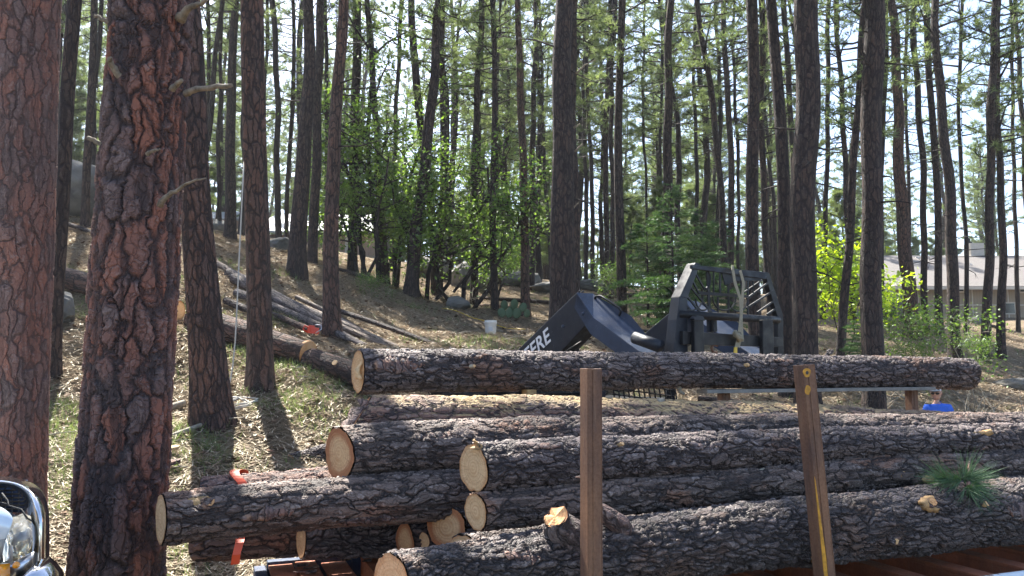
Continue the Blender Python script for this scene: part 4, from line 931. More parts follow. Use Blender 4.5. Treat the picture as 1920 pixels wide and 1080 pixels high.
for k in range(5): mb.tube([pc(1380 + random.uniform(-5, 5), 626 + random.uniform(-6, 8), .1 + .01 * k), pc(1388 + random.uniform(-5, 5), 632 + random.uniform(-6, 8), .11)], .02, 8)
mb.build('knot', M['strap'], st, True)
mb = MB(); mb.prism([pc(1376, 651, .1), pc(1381, 651, .1), pc(1381, 662, .1), pc(1375, 662, .1)], HD * .01); mb.build('strap_tip', M['yellow'], st)
# ------------------------------------------------------------------ dead stubs on the near trunks (parts of those trees)
trees_by = {o['label']: o for o in C.objects if o.type == 'EMPTY' and o.get('category') == 'pine tree'}
def tree_stub(ti, pts, Yd, rads, mat='stubwood', dy=None):
    t = trees_by[TREES[ti][-1]]; P = [at(px, py, Yd - (dy[i] if dy else 0)) for i, (px, py) in enumerate(pts)]
    bpy.context.view_layer.update(); mi = t.matrix_world.inverted(); P = [mi @ p for p in P]
    # subdivide a little for a knobbly look
    Q = []
    for a, b in zip(P[:-1], P[1:]):
        for k in range(4): Q.append(a.lerp(b, k / 4) + Vector([random.gauss(0, .003) for _ in range(3)]))
    Q.append(P[-1]); rr2 = np.interp(np.linspace(0, 1, len(Q)), np.linspace(0, 1, len(rads)), rads) * .72 * (1 + .08 * np.sin(np.arange(len(Q)) * 2.1))
    mb = MB(); mb.tube(Q, rr2, 12); mb.build('branch_stub', M[mat], t, True)
tree_stub(1, [(338, 36), (352, 16), (372, 8), (388, 0)], 4.95, [.05, .03, .022, .012], dy=[0, .05, .12, .16])
tree_stub(1, [(228, 148), (214, 128), (206, 114), (208, 108)], 4.85, [.035, .028, .022, .012], dy=[0, .04, .08, .12])
tree_stub(1, [(322, 168), (334, 156), (341, 150)], 4.80, [.028, .022, .016], dy=[0, .03, .06])
tree_stub(1, [(348, 176), (370, 168), (410, 163), (434, 160)], 4.95, [.03, .026, .022, .017], dy=[0, .05, .12, .2])
tree_stub(1, [(192, 272), (180, 266), (165, 258)], 5.0, [.022, .02, .018])
tree_stub(1, [(298, 384), (322, 362), (350, 344), (386, 334)], 4.80, [.028, .019, .012, .006], dy=[0, .05, .1, .14])
tree_stub(1, [(276, 288), (288, 282), (300, 280)], 4.80, [.02, .013, .008], dy=[0, .03, .05])
tree_stub(1, [(206, 45), (186, 32), (176, 30)], 5.0, [.022, .016, .012])
tree_stub(30, [(1080, 138), (1096, 122), (1118, 112)], 14.9, [.03, .02, .01]); tree_stub(30, [(1078, 284), (1092, 270)], 14.9, [.03, .014]); tree_stub(30, [(1076, 240), (1088, 232)], 14.9, [.03, .014])
tree_stub(30, [(1072, 392), (1085, 380)], 14.9, [.03, .014])

# ------------------------------------------------------------------ fallen logs and poles on the slope
FG = 'fallen poles and logs on the slope'
def flog(l, r, Yl, Yr, wl, wr, label, mat='bark_grey', ext0=0, ext1=0, seed=0, k0=0.0, seg=30, rings=160, name='fallen_log', group=FG):
    A = at(*l, Yl); B = at(*r, Yr); ra = psize(wl, Yl) / 2; rb = psize(wr, Yr) / 2; d = (B - A).normalized(); A = A - d * ext0; B = B + d * ext1
    n = 12   # settle the pole on the ground
    lift = max(Hz(*(A.lerp(B, q / n)).xy) + (ra + (rb - ra) * q / n) * .75 - A.lerp(B, q / n).z for q in range(n + 1))
    zs = [Hz(*(A.lerp(B, q / n)).xy) + (ra + (rb - ra) * q / n) * .75 - A.lerp(B, q / n).z for q in range(n + 1)]
    m_ = sum(zs) / len(zs); A = A + Vector((0, 0, m_ + .03)); B = B + Vector((0, 0, m_ + .03))
    return sawn_log(A, B, ra, rb, label, group, mat, 'cut', seg, rings, 500 + seed, k0, 0, .02, .015, 'fallen log', name)[0], A, B, ra, rb
FL1 = flog((392, 588), (578, 641), 12.0, 11.2, 52, 46, 'thick felled trunk on the slope behind the rope pine, chainsaw on its end', 'bark_redfar', .3, 0, 1, seg=64, rings=420)
FL2 = flog((582, 642), (665, 668), 11.15, 10.7, 44, 46, 'bucked short section at the downhill end of the felled trunk, with a round knot', 'bark_redfar', 0, .35, 2, seg=48, rings=160)
FL3 = flog((122, 512), (330, 575), 13.2, 12.4, 40, 48, 'felled trunk with an orange cut spot, seen between the two huge trunks', 'bark_redfar', 0, 0, 3, seg=40, rings=160)
flog((500, 528), (660, 606), 16.5, 14.8, 20, 17, 'topmost dark pole of the pole pile', 'bark_pole', seed=4, ext0=1.5); flog((498, 543), (676, 634), 16, 14.2, 22, 16, 'thick dark pole, second from the top of the pole pile', 'bark_pole', seed=5, ext0=1.2)
flog((498, 570), (690, 648), 15.2, 13.4, 18, 12, 'dark pole in the middle of the pole pile, passing behind the chainsaw pine', 'bark_pole', seed=6, ext0=1); flog((498, 588), (594, 625), 14.4, 13.4, 14, 12, 'lowest brown pole of the pile, ending at the chainsaw', 'bark_redfar', seed=7, ext0=.6)
flog((600, 572), (812, 660), 15.6, 13.4, 10, 13, 'pale peeled pole running down the slope right of the chainsaw pine', 'bark_logpale', seed=8, ext0=1.5)
flog((615, 566), (720, 618), 16.2, 15.0, 9, 10, 'thin pale pole just above the long peeled pole', 'bark_logpale', seed=9, ext0=1.2)
flog((560, 575), (640, 604), 15.9, 15.2, 16, 14, 'short grey pole wedged between the topmost poles above the chainsaw', 'bark_pole', seed=24, ext0=1.5)
flog((640, 596), (700, 622), 15.4, 14.6, 12, 11, 'greyish pole just below the thin pale pole', 'bark_pole', seed=25, ext0=1.2, ext1=.6)
flog((655, 612), (745, 650), 14.6, 13.7, 13, 12, 'pale brown pole between the peeled pole and the felled trunk end', 'bark_logpale', seed=26, ext0=1.0)
flog((640, 572), (888, 658), 16.5, 13.8, 9, 10, 'long thin dark pole lowest at right of the pile', seed=10, ext0=.6)
flog((378, 477), (460, 520), 18.5, 17.2, 11, 13, 'pale bare pole on the upper slope left of the rope', 'bark_logpale', seed=11, ext0=.2, ext1=.8)
flog((424, 548), (470, 568), 14.5, 14.0, 14, 14, 'short grey log end beside the rope on the slope', seed=12, ext1=.5)
SL = flog((546, 793), (650, 768), 8.1, 8.5, 25, 25, 'short cut log with a yellow face lying on the grass behind the stack', 'bark_log', seed=13, ext1=.3, k0=-.3, seg=48, rings=160)
flog((316, 815), (382, 790), 8.0, 8.4, 9, 8, 'broken grey stick at the foot of the leaning dark pine', 'deadwood', seed=14, seg=10, rings=20)
flog((300, 768), (345, 752), 8.9, 9.2, 15, 13, 'weathered pale chunk of wood right of the huge red trunk', 'deadwood', seed=15, seg=16, rings=20)
flog((128, 405), (185, 424), 19, 18.5, 9, 8, 'grey log on the left hill crest below the boulder', seed=16)
flog((900, 546), (1005, 551), 29, 28, 7, 7, 'thin dark log on the level ground behind the cactus', seed=17, ext0=2, ext1=3); flog((1130, 556), (1180, 553), 32, 32, 8, 8, 'mossy log on the far rise behind the loader elbow', seed=18, ext0=3, ext1=1)
flog((900, 556), (960, 558), 27, 26.5, 6, 6, 'rotten thin log behind the bucket pines', 'bark_logred', seed=19)
flog((650, 500), (700, 512), 24, 23.5, 9, 8, 'log in front of the rosy house below the oaks', seed=20, ext0=1)
flog((1170, 590), (1240, 600), 22, 22, 7, 7, 'fallen branch log behind the far arm of the loader', seed=21)
flog((1860, 600), (1935, 622), 36, 34, 6, 6, 'pole at the right end of the house yard', seed=22)
flog((1310, 752), (1420, 764), 15, 14.5, 10, 10, 'thin log under the grey plank behind the stack', seed=23)
# knot and fresh ring on the felled trunk
def knot_on(fl, px, py, Yd, r, mat='cut', parent_i=0):
    root, A, B = fl[0], fl[1], fl[2]; t = (at(px, py, Yd) - A).dot((B - A).normalized()); p = A + (B - A).normalized() * t; c = at(px, py, p.y); d = (Vector((0, 0, CZ)) - p); ax = (B - A).normalized()
    d = d - ax * d.dot(ax); d.normalize(); d = (d + Vector((0, 0, .5))).normalized(); rr3 = fl[3] + .012
    mb = MB(); mb.tube([p + d * (rr3 - .03) - root.location, p + d * rr3 - root.location], r, 16); mb.build('knot', M[mat], root)
knot_on(FL2, 645, 668, 10.8, .04); knot_on(FL1, 512, 610, 11.4, .055)
mb = MB(); dA = (FL1[2] - FL1[1]).normalized(); e_ = FL1[2] - FL1[0].location; mb.tube([e_ - dA * .05, e_ + dA * .012], FL1[4] * .985, 40); mb.build('fresh_cut_ring', M['cut_or'], FL1[0], True)
# splintered slabs on the ground
for px, py, Yd, lab in ((316, 838, 7.6, 'yellowish split slab of wood lying by the huge red trunk'), (318, 858, 7.3, 'flat reddish bark slab below the yellowish slab')):
    p = at(px, py, Yd); p.z = Hz(p.x, p.y) + .05; mb = MB(); mb.prism([Vector(q) for q in ((-.09, -.03, 0), (0, -.06, 0), (.1, -.02, .02), (.08, .05, .03), (-.05, .06, .02))], (0, .02, .035)); o = mb.build('wood_slab', M['resin' if py < 850 else 'bark_logred'], None, bevel=.006); o.location = p; tag(o, lab, 'wood slab')
# ------------------------------------------------------------------ chainsaw on the felled trunk
c = at(588, 618, 11.2); cs_ = empty('chainsaw', c - Vector((0, 0, .10))); cs_.scale = (.72, .72, .72); tag(cs_, 'orange-red chainsaw standing on the felled trunk by the pine', 'chainsaw')
ax, ay, az = Vector((.95, .3, -.1)).normalized(), Vector((-.3, .95, 0)).normalized(), Vector((0, 0, 1))
mb = MB(); mb.box((0, 0, .12), (.20, .13, .12), (ax, ay, az)); mb.box(Vector((-.04, 0, .19)), (.11, .11, .06), (ax, ay, az)); mb.tube([ax * -.06 + Vector((0, -.075, .12)), ax * -.06 + Vector((0, -.085, .12))], .045, 16); mb.build('housing', M['red'], cs_, bevel=.02)
mb = MB(); mb.tube([ax * -.08 + Vector((0, 0, .16)), ax * -.17 + Vector((0, 0, .2)), ax * -.2 + Vector((0, 0, .12)), ax * -.1 + Vector((0, 0, .07))], .017, 8); mb.build('rear_handle', M['red'], cs_, True)
mb = MB(); mb.tube([ax * .06 + Vector((0, -.07, .08)), ax * .16 + Vector((0, -.06, .16)), ax * .14 + Vector((0, 0, .24)), ax * .02 + Vector((0, .03, .24))], .009, 8); mb.build('front_handle', M['steel'], cs_, True)
mb = MB(); mb.prism([ay * .07 + Vector((0, 0, .06)), ay * .07 + Vector((0, 0, .12)), ay * .45 + Vector((0, 0, .08)), ay * .48 + Vector((0, 0, .06)), ay * .45 + Vector((0, 0, .03))], ax * .01); mb.build('guide_bar', M['steel'], cs_)
# ------------------------------------------------------------------ rope and its coil
mb = MB(); P = []
for px, py, Yd in ((458, 300, 9.9), (455, 350, 9.8), (450, 450, 9.7), (445, 560, 9.55), (441, 640, 9.45), (436, 690, 9.4), (430, 722, 9.35)): P.append(at(px, py, Yd))
gz = at(433, 738, 9.25); gz.z = Hz(gz.x, gz.y) + .02; P.append(gz)
rnd = random.Random(4)
for k in range(70):
    a = k * .55; r = .16 + .07 * math.sin(k * .83); x_ = gz.x + .08 + r * math.cos(a) * 1.0; y_ = gz.y + r * math.sin(a) * 1.3; P.append(Vector((x_, y_, Hz(x_, y_) + .025 + .03 * rnd.random())))
mb.tube(P, .0085, 6); o = mb.build('rope', M['rope'], None, True); tag(o, 'white rope hanging beside the reddish pine with a loose coil on the ground', 'rope')
# ------------------------------------------------------------------ white bucket and yellow line
p = at(920, 634, 20); p.z = Hz(p.x, p.y); bk = empty('bucket', p); tag(bk, 'white plastic bucket standing on the slope left of the loader arm', 'bucket')
mb = MB(); mb.tube([Vector((0, 0, z)) for z in (0, .01, .30, .31, .325, .335, .36, .37)], [.125, .13, .148, .158, .158, .15, .152, .16], 28, True); mb.build('shell', M['white'], bk, True)
mb = MB(); mb.tube([Vector((.16 * math.cos(a), .16 * math.sin(a) * .3 - .14, .30 - .13 * math.sin(a))) for a in np.linspace(0, math.pi, 12)], .004, 6); mb.build('handle', M['steel'], bk, True)
mb = MB(); mb.box((0, -.142, .15), (.09, .012, .09)); mb.build('sticker', M['capw'], bk)
mb = MB(); P = []
for k in range(25):
    q = k / 24; px = 828 + (985 - 828) * q; py = 598 + (622 - 598) * q + 3 * math.sin(q * 3.14); p = at(px, py, 21 + 1.5 * (1 - q)); p.z = max(p.z, Hz(p.x, p.y) + .03); P.append(p)
mb.tube(P, .012, 5); o = mb.build('boundary_line', M['yellow'], None, True); tag(o, 'yellow line stretched low over the slope behind the white bucket', 'line')
# ------------------------------------------------------------------ prickly pear
p = at(958, 594, 24); p.z = Hz(p.x, p.y); ca = empty('prickly_pear', p); tag(ca, 'clump of prickly pear pads in front of the slim brown pine', 'cactus')
for k, (dx, dz, s, ry) in enumerate([(-.28, .14, .15, -.3), (-.05, .13, .15, .1), (.18, .12, .16, .3), (-.2, .38, .15, -.2), (.1, .40, .16, .15), (.36, .30, .14, .5), (.0, .24, .12, -.5), (.48, .12, .13, .4)]):
    bm = bmesh.new(); bmesh.ops.create_uvsphere(bm, u_segments=16, v_segments=10, radius=1); me = bpy.data.meshes.new('pad'); bm.to_mesh(me); bm.free(); me.materials.append(M['cactus']); me.polygons.foreach_set('use_smooth', [True] * len(me.polygons))
    o = obj('pad', me, ca, (dx, rnd.uniform(-.12, .12), dz)); o.scale = (s * .85, .03, s); o.rotation_euler = (0, ry, rnd.uniform(-.6, .6))
# ------------------------------------------------------------------ boulders
def boulder(px, py, Yd, sx, sy, sz, seed, label, sink=.25):
    rg = np.random.default_rng(seed); bm = bmesh.new(); bmesh.ops.create_icosphere(bm, subdivisions=5, radius=1); D = [rg.normal(size=3) for _ in range(9)]; D = [d / np.linalg.norm(d) for d in D]; hh = rg.uniform(.55, .9, 9)
    for v in bm.verts:
        c = np.array(v.co); k = 1.0
        for d, h_ in zip(D, hh):
            q = c.dot(d)
            if q * k > h_: k = min(k, h_ / q)
        c = c * (.25 + .75 * k); c = c * (1 + .04 * math.sin(c[0] * 7 + seed) * math.sin(c[1] * 6 + 1) + .025 * math.sin(c[2] * 15) * math.sin(c[0] * 13)); v.co = (c[0] * sx, c[1] * sy, c[2] * sz)
    me = bpy.data.meshes.new('boulder'); bm.to_mesh(me); bm.free(); me.materials.append(M['rock']); me.polygons.foreach_set('use_smooth', [True] * len(me.polygons))
    p = at(px, py, Yd); p.z = Hz(p.x, p.y) + sz * (1 - sink * 2); o = obj('boulder', me, None, p); o.rotation_euler = (0, 0, rg.uniform(0, 6)); tag(o, label, 'boulder', 'granite boulders on the forest floor')
boulder(152, 396, 24, 1.3, 1.1, 1.0, 1, 'large blue-grey boulder on the left hill between the huge trunks', .12); boulder(178, 390, 25, .9, .9, .8, 2, 'smaller boulder touching the large one on the left hill', .12)
boulder(526, 478, 24, .42, .4, .33, 3, 'round pale boulder above the pole pile'); boulder(500, 470, 25.5, .4, .4, .25, 4, 'low boulder hidden behind the rope pine')
boulder(112, 548, 11.8, .24, .3, .30, 5, 'grey boulder at the right edge of the leftmost trunk')
boulder(858, 566, 24, .5, .45, .26, 6, 'flat grey boulder at the foot of the crossing oak branches'); boulder(882, 520, 32, .9, .8, .7, 7, 'large pale boulder behind the oak branches'); boulder(905, 530, 33, .7, .6, .5, 8, 'boulder right of the large pale one behind the oaks')
boulder(960, 522, 36, 1.5, 1, .55, 9, 'long low boulder behind the cactus'); boulder(1000, 522, 35, .55, .5, .5, 10, 'squarish boulder left of the thick loader pine'); boulder(1030, 535, 34, 1.0, .8, .35, 11, 'low mossy boulder beside the thick loader pine')
boulder(1112, 534, 38, 1.3, 1, .35, 12, 'low boulder ridge above the loader elbow'); boulder(1178, 596, 21, .35, .3, .3, 13, 'small grey boulder right of the grab handle')
boulder(1668, 572, 33, .75, .6, .75, 14, 'tan boulder standing before the left end of the house', .15); boulder(1690, 580, 34, .7, .5, .3, 15, 'low rock right of the tan boulder'); boulder(1828, 598, 38, .35, .3, .3, 16, 'small pale rock in front of the house wall'); boulder(1845, 600, 38, .25, .3, .22, 17, 'smallest pale rock in front of the house wall')
boulder(1725, 672, 19, .6, .5, .25, 18, 'grey rock under the leafy shrub by the log tip'); boulder(1922, 694, 21, .8, .6, .3, 19, 'dark mossy mound at the right frame edge'); boulder(1380, 510, 45, .8, .8, .7, 20, 'far boulder behind the carriage'); boulder(408, 425, 30, .4, .4, .3, 21, 'small dark rock on the upper slope by the thin pines')
boulder(805, 500, 34, 1.0, .8, .6, 22, 'shaded boulder beneath the oak crowns')

# ------------------------------------------------------------------ houses
def house_right():
    h = empty('house', at(1790, 600, 55)); tag(h, 'single-storey tan house with a wide shingled roof at the right, behind the pines', 'house'); o_ = -h.location
    xl, xr = at(1655, 540, 54).x, at(1655, 540, 54).x + 22; y0 = 54; ze = at(1790, 541, y0).z; zr = at(1790, 482, y0 + 7.5).z; zg = -1.5 + at(1790, 600, 54).z
    mb = MB(); mb.box(Vector(((xl + .8 + xr) / 2, y0 + 7.5, (ze + zg) / 2)) + o_, (xr - xl - .8, 14, ze - zg)); mb.build('wall', M['siding'], h)
    mb = MB(); rf = [(xl - 1, y0 - .5, ze), (xr, y0 - .5, ze), (xr, y0 + 7.5, zr), (xl - 1, y0 + 7.5, zr)]; mb.prism([Vector(p) + o_ for p in rf], (0, 0, .12)); rf2 = [(xl - 1, y0 + 15.5, ze), (xr, y0 + 15.5, ze), (xr, y0 + 7.5, zr), (xl - 1, y0 + 7.5, zr)]; mb.prism([Vector(p) + o_ for p in rf2], (0, 0, .115)); rfo = mb.build('roof', M['roof'], h)
    mb = MB(); mb.prism([Vector(p) + o_ for p in ((xl + .8, y0 + .5, ze), (xl + .8, y0 + 14.5, ze), (xl + .8, y0 + 7.5, zr - .1))], (.1, 0, 0)); mb.build('gable', M['siding'], h)
    mb = MB(); mb.box(Vector(((xl + xr) / 2 - .5, y0 - .58, ze - .02)) + o_, (xr - xl + 1, .1, .2)); mb.build('fascia', M['trim'], h)
    def onwall(px): return at(px, 560, y0 + .48).x
    for px0, px1, za, zb in ((1884, 1902, 569, 587), (1797, 1806, 540, 546), (1912, 1925, 540, 547)):
        a = at(px0, za, y0 + .46); b = at(px1, zb, y0 + .46); mb = MB(); c = (a + b) / 2; mb.box(c + o_, (b.x - a.x + .18, .08, a.z - b.z + .18)); w_ = mb.build('window', M['trim'], h)
        mb = MB(); mb.box(c + o_ + Vector((0, -.045, 0)), (b.x - a.x, .02, a.z - b.z)); mb.build('pane', M['glass_dk'], w_)
    for px in (1721, 1793, 1823, 1850, 1890): mb = MB(); a = at(px, 560, y0 + .47); mb.box(Vector((a.x, y0 + .47, (ze + zg) / 2)) + o_, (.07, .06, ze - zg - .1)); mb.build('batten', M['trim'], h)
    mb = MB(); a = at(1790, 572, y0 + .47); mb.box(Vector(((xl + xr) / 2, y0 + .46, a.z)) + o_, (xr - xl - 1, .05, .07)); mb.build('batten', M['trim'], h)
    a = at(1826, 471, y0 + 8.2); mb = MB(); mb.box(a + o_ + Vector((0, 0, -.1)), (1.05, 1.0, 1.35)); ch = mb.build('chimney', M['trim'], h); mb = MB(); mb.box(a + o_ + Vector((-.35, 0, .68)), (.35, .35, .12)); mb.tube([a + o_ + Vector((-.35, 0, .72)), a + o_ + Vector((-.35, 0, 1.0))], .1, 10); mb.build('chimney_cap', M['machine_dk'], ch)
    for px, py in ((1819, 500), (1718, 508), (1720, 487)):
        yy = y0 + 5 if py > 495 else y0 + 6.8; a = at(px, py, yy); mb = MB(); mb.tube([a + o_ + Vector((0, 0, -.6)), a + o_ + Vector((0, 0, .1)), a + o_ + Vector((0, 0, .1)), a + o_ + Vector((0, 0, .22))], [.06, .06, .12, .12], 10); mb.build('vent_pipe', M['white'], h)
house_right()
def house_left():
    h = empty('house', at(600, 500, 48)); tag(h, 'rosy-walled house with a pale metal roof, half hidden behind the oak thicket', 'house'); o_ = -h.location
    y0 = 47; xl = at(470, 450, y0).x; xr = at(700, 450, y0).x; ze = at(600, 437, y0).z; zr = at(600, 404, y0 + 5).z; zg = at(600, 520, y0).z - 1
    mb = MB(); mb.box(Vector(((xl + xr) / 2, y0 + 5, (ze + zg) / 2)) + o_, (xr - xl - .6, 9, ze - zg)); mb.build('wall', M['siding2'], h)
    mb = MB(); mb.prism([Vector(p) + o_ for p in ((xl, y0 - .2, ze), (xr, y0 - .2, ze), (xr, y0 + 5, zr), (xl, y0 + 5, zr))], (0, 0, .1)); mb.prism([Vector(p) + o_ for p in ((xl, y0 + 10.2, ze), (xr, y0 + 10.2, ze), (xr, y0 + 5, zr), (xl, y0 + 5, zr))], (0, 0, .098)); mb.build('roof', M['roofm'], h)
    a = at(652, 470, y0); mb = MB(); mb.box(Vector((a.x, y0 + .45, a.z)) + o_, (.5, .12, 1.9)); d_ = mb.build('door', M['trim'], h); mb = MB(); mb.box(Vector((a.x, y0 + .38, a.z - .3)) + o_, (.2, .02, .8)); mb.build('pane', M['glass_dk'], d_)
    mb = MB()
    for px in (648, 652, 656, 605): a = at(px, 490, y0 - 1); mb.box(a + o_, (.06, .06, 1.2))
    a = at(600, 478, y0 - 1); b = at(660, 480, y0 - 1); mb.tube([a + o_, b + o_], .03, 6); mb.build('railing', M['trim'], h)
house_left()
# third pale roof low on the left slope
p = at(415, 425, 55); h3 = empty('house', p); tag(h3, 'far pale-roofed shed on the left crest between thin pines', 'shed'); mb = MB(); mb.box((0, 0, -.8), (3.0, 3, 2)); mb.build('wall', M['siding2'], h3); mb = MB(); mb.prism([Vector(q) for q in ((-1.8, -1.8, .2), (1.8, -1.8, .2), (1.8, .2, 1.0), (-1.8, .2, 1.0))], (0, 0, .08)); mb.prism([Vector(q) for q in ((-1.8, 2.2, .2), (1.8, 2.2, .2), (1.8, .2, 1.0), (-1.8, .2, 1.0))], (0, 0, .078)); mb.build('roof', M['roofm'], h3)

# ------------------------------------------------------------------ man behind the stack
def skinned(name, joints, edges, mat, parent, sub=2):
    me = bpy.data.meshes.new(name); me.from_pydata([j[0] for j in joints], edges, []); me.materials.append(mat); o = obj(name, me, parent)
    sk = o.modifiers.new('skin', 'SKIN'); sk.use_smooth_shade = True
    for i, j in enumerate(joints):
        r = j[1]; me.skin_vertices[0].data[i].radius = (r, r) if not isinstance(r, tuple) else r; me.skin_vertices[0].data[i].use_root = (i == 0)
    s = o.modifiers.new('sub', 'SUBSURF'); s.levels = sub; s.render_levels = sub; return o
mp = at(1757, 740, 12.6); gz = Hz(mp.x, mp.y); top = at(1752, 724, 12.6).z; man = empty('person', (mp.x, mp.y, gz)); tag(man, 'man in a blue shirt, pale cap and dark sunglasses standing behind the log stack', 'person')
Hh = top - gz; k = Hh / 1.80
def J(x, y, z, r): return ((x * k, y * k, z * k), (r[0] * k, r[1] * k) if isinstance(r, tuple) else r * k)
# body skin: neck, torso core, arms with hands, legs (one continuous mesh)
body = [J(0, 0, .95, .11), J(0, 0, 1.15, .11), J(0, .0, 1.36, .11), J(-.01, 0, 1.49, .05), J(-.02, -.01, 1.58, .045),
        J(-.17, 0, 1.42, .055), J(-.24, -.02, 1.14, .042), J(-.26, -.14, .92, .03), J(.17, 0, 1.42, .055), J(.24, .02, 1.14, .042), J(.27, -.1, .90, .03),
        J(-.1, 0, .88, .085), J(-.12, -.02, .48, .058), J(-.12, .03, .09, .04), J(-.13, -.1, .04, .04), J(.1, 0, .88, .085), J(.12, -.02, .48, .058), J(.12, .03, .09, .04), J(.13, -.1, .04, .04)]
eb_ = [(0, 1), (1, 2), (2, 3), (3, 4), (2, 5), (5, 6), (6, 7), (2, 8), (8, 9), (9, 10), (0, 11), (11, 12), (12, 13), (13, 14), (0, 15), (15, 16), (16, 17), (17, 18)]
i0 = len(body)
for sx, wi in ((-1, 7), (1, 10)):
    w0 = body[wi][0]; x0, y0_, z0_ = [q / k for q in w0]
    body.append(J(x0 + sx * .01, y0_ - .03, z0_ - .06, (.035, .02))); pidx = len(body) - 1; eb_.append((wi, pidx))
    for f in range(5):
        fx = (f - 1.5) * .018 if f < 4 else -sx * .04; L_ = (.07, .08, .075, .06, .05)[f]
        body.append(J(x0 + sx * .01 + fx, y0_ - .05, z0_ - .11 if f < 4 else z0_ - .08, .009)); eb_.append((pidx, len(body) - 1)); body.append(J(x0 + sx * .01 + fx, y0_ - .045 + .0, z0_ - .11 - L_ * .8 if f < 4 else z0_ - .12, .008)); eb_.append((len(body) - 2, len(body) - 1))
skinned('body', body, eb_, M['skin'], man)
shirt = [J(0, 0, .90, (.17, .12)), J(0, 0, 1.12, (.17, .125)), J(0, 0, 1.33, (.20, .13)), J(0, 0, 1.45, (.12, .09)), J(-.02, 0, 1.49, (.075, .075)), J(-.19, 0, 1.42, .075), J(-.23, -.01, 1.24, .07), J(.19, 0, 1.42, .075), J(.23, .01, 1.24, .07)]
skinned('shirt', shirt, [(0, 1), (1, 2), (2, 3), (3, 4), (2, 5), (5, 6), (2, 7), (7, 8)], M['shirt'], man)
skinned('trousers', [J(0, 0, .93, (.16, .12)), J(-.1, 0, .84, .10), J(-.12, -.02, .48, .075), J(-.12, .03, .12, .065), J(.1, 0, .84, .10), J(.12, -.02, .48, .075), J(.12, .03, .12, .065)], [(0, 1), (1, 2), (2, 3), (0, 4), (4, 5), (5, 6)], M['jeans'], man)
for sx in (-1, 1): mb = MB(); mb.tube([Vector((sx * .12, .07, .05)) * k, Vector((sx * .125, -.02, .055)) * k, Vector((sx * .13, -.12, .04)) * k, Vector((sx * .13, -.17, .03)) * k], [.045 * k, .055 * k, .05 * k, .03 * k], 14); mb.build('boot', M['boot'], man, True)
# head
bm = bmesh.new(); bmesh.ops.create_uvsphere(bm, u_segments=28, v_segments=20, radius=1)
for v in bm.verts:
    x, y, z = v.co; w_ = .078 * (1 - .22 * max(0, -z) ** 1.5); d_ = .098 * (1 - .12 * max(0, -z)); X_, Y_, Z_ = x * w_, y * d_, z * .12
    if y < -.6: Z0 = z; Y_ -= .022 * math.exp(-((x / .16) ** 2) - ((z + .12) / .22) ** 2); Y_ -= .008 * math.exp(-((x / .3) ** 2) - ((z + .5) / .1) ** 2) - .006 * math.exp(-((x / .4) ** 2) - ((z + .42) / .05) ** 2); Y_ -= .012 * math.exp(-((x / .3) ** 2) - ((z + .82) / .2) ** 2); Y_ += .008 * math.exp(-(((abs(x) - .4) / .2) ** 2) - ((z - .05) / .15) ** 2)
    v.co = (X_, Y_, Z_)
for sx in (-1, 1):
    r = bmesh.ops.create_uvsphere(bm, u_segments=10, v_segments=8, radius=.022); bmesh.ops.transform(bm, matrix=Matrix.Translation((sx * .078, .01, -.005)) @ Matrix.Diagonal((.4, .8, 1.3, 1)), verts=r['verts'])
me = bpy.data.meshes.new('head'); bm.to_mesh(me); bm.free(); me.materials.append(M['skin']); me.polygons.foreach_set('use_smooth', [True] * len(me.polygons))
hd = obj('head', me, man, Vector((-.02, -.02, 1.68)) * k); hd.scale = (k * 1.12, k * 1.12, k * 1.12); hd.rotation_euler = (R(8), 0, R(-28))
bm = bmesh.new(); bmesh.ops.create_uvsphere(bm, u_segments=24, v_segments=14, radius=1); bmesh.ops.delete(bm, geom=[v for v in bm.verts if v.co.z < -.02], context='VERTS')
for v in bm.verts: v.co = (v.co.x * .084, v.co.y * .105, v.co.z * .085 + .045)
me = bpy.data.meshes.new('cap'); bm.to_mesh(me); bm.free(); me.materials.append(M['capw']); cap_ = obj('cap', me, hd); m = cap_.modifiers.new('t', 'SOLIDIFY'); m.thickness = .004
mb = MB(); mb.prism([Vector((.075 * math.cos(a), -.06 - .12 * max(0, math.sin(a)), .045)) for a in np.linspace(0, math.pi, 14)], (0, 0, .006)); mb.build('peak', M['black'], cap_, bevel=.002)
mb = MB()
for sx in (-1, 1): mb.prism([Vector((sx * .033 + .03 * math.cos(a), -.104 + .012 * abs(math.cos(a)) - .004, .006 + .019 * math.sin(a))) for a in np.linspace(0, 2 * math.pi, 14, endpoint=False)], (0, .006, 0))
mb.box((0, -.108, .012), (.02, .004, .005)); mb.box((.07, -.05, .012), (.006, .1, .006)); mb.box((-.07, -.05, .012), (.006, .1, .006)); mb.build('sunglasses', M['black'], hd)
bm = bmesh.new(); bmesh.ops.create_uvsphere(bm, u_segments=20, v_segments=14, radius=1); bmesh.ops.delete(bm, geom=[v for v in bm.verts if v.co.z < -.35 or v.co.y < -.25], context='VERTS')
for v in bm.verts: v.co = (v.co.x * .082, v.co.y * .102 + .002, v.co.z * .115)
me = bpy.data.meshes.new('hair'); bm.to_mesh(me); bm.free(); me.materials.append(M['hair']); ha = obj('hair', me, hd)
man.rotation_euler = (0, 0, R(-10))

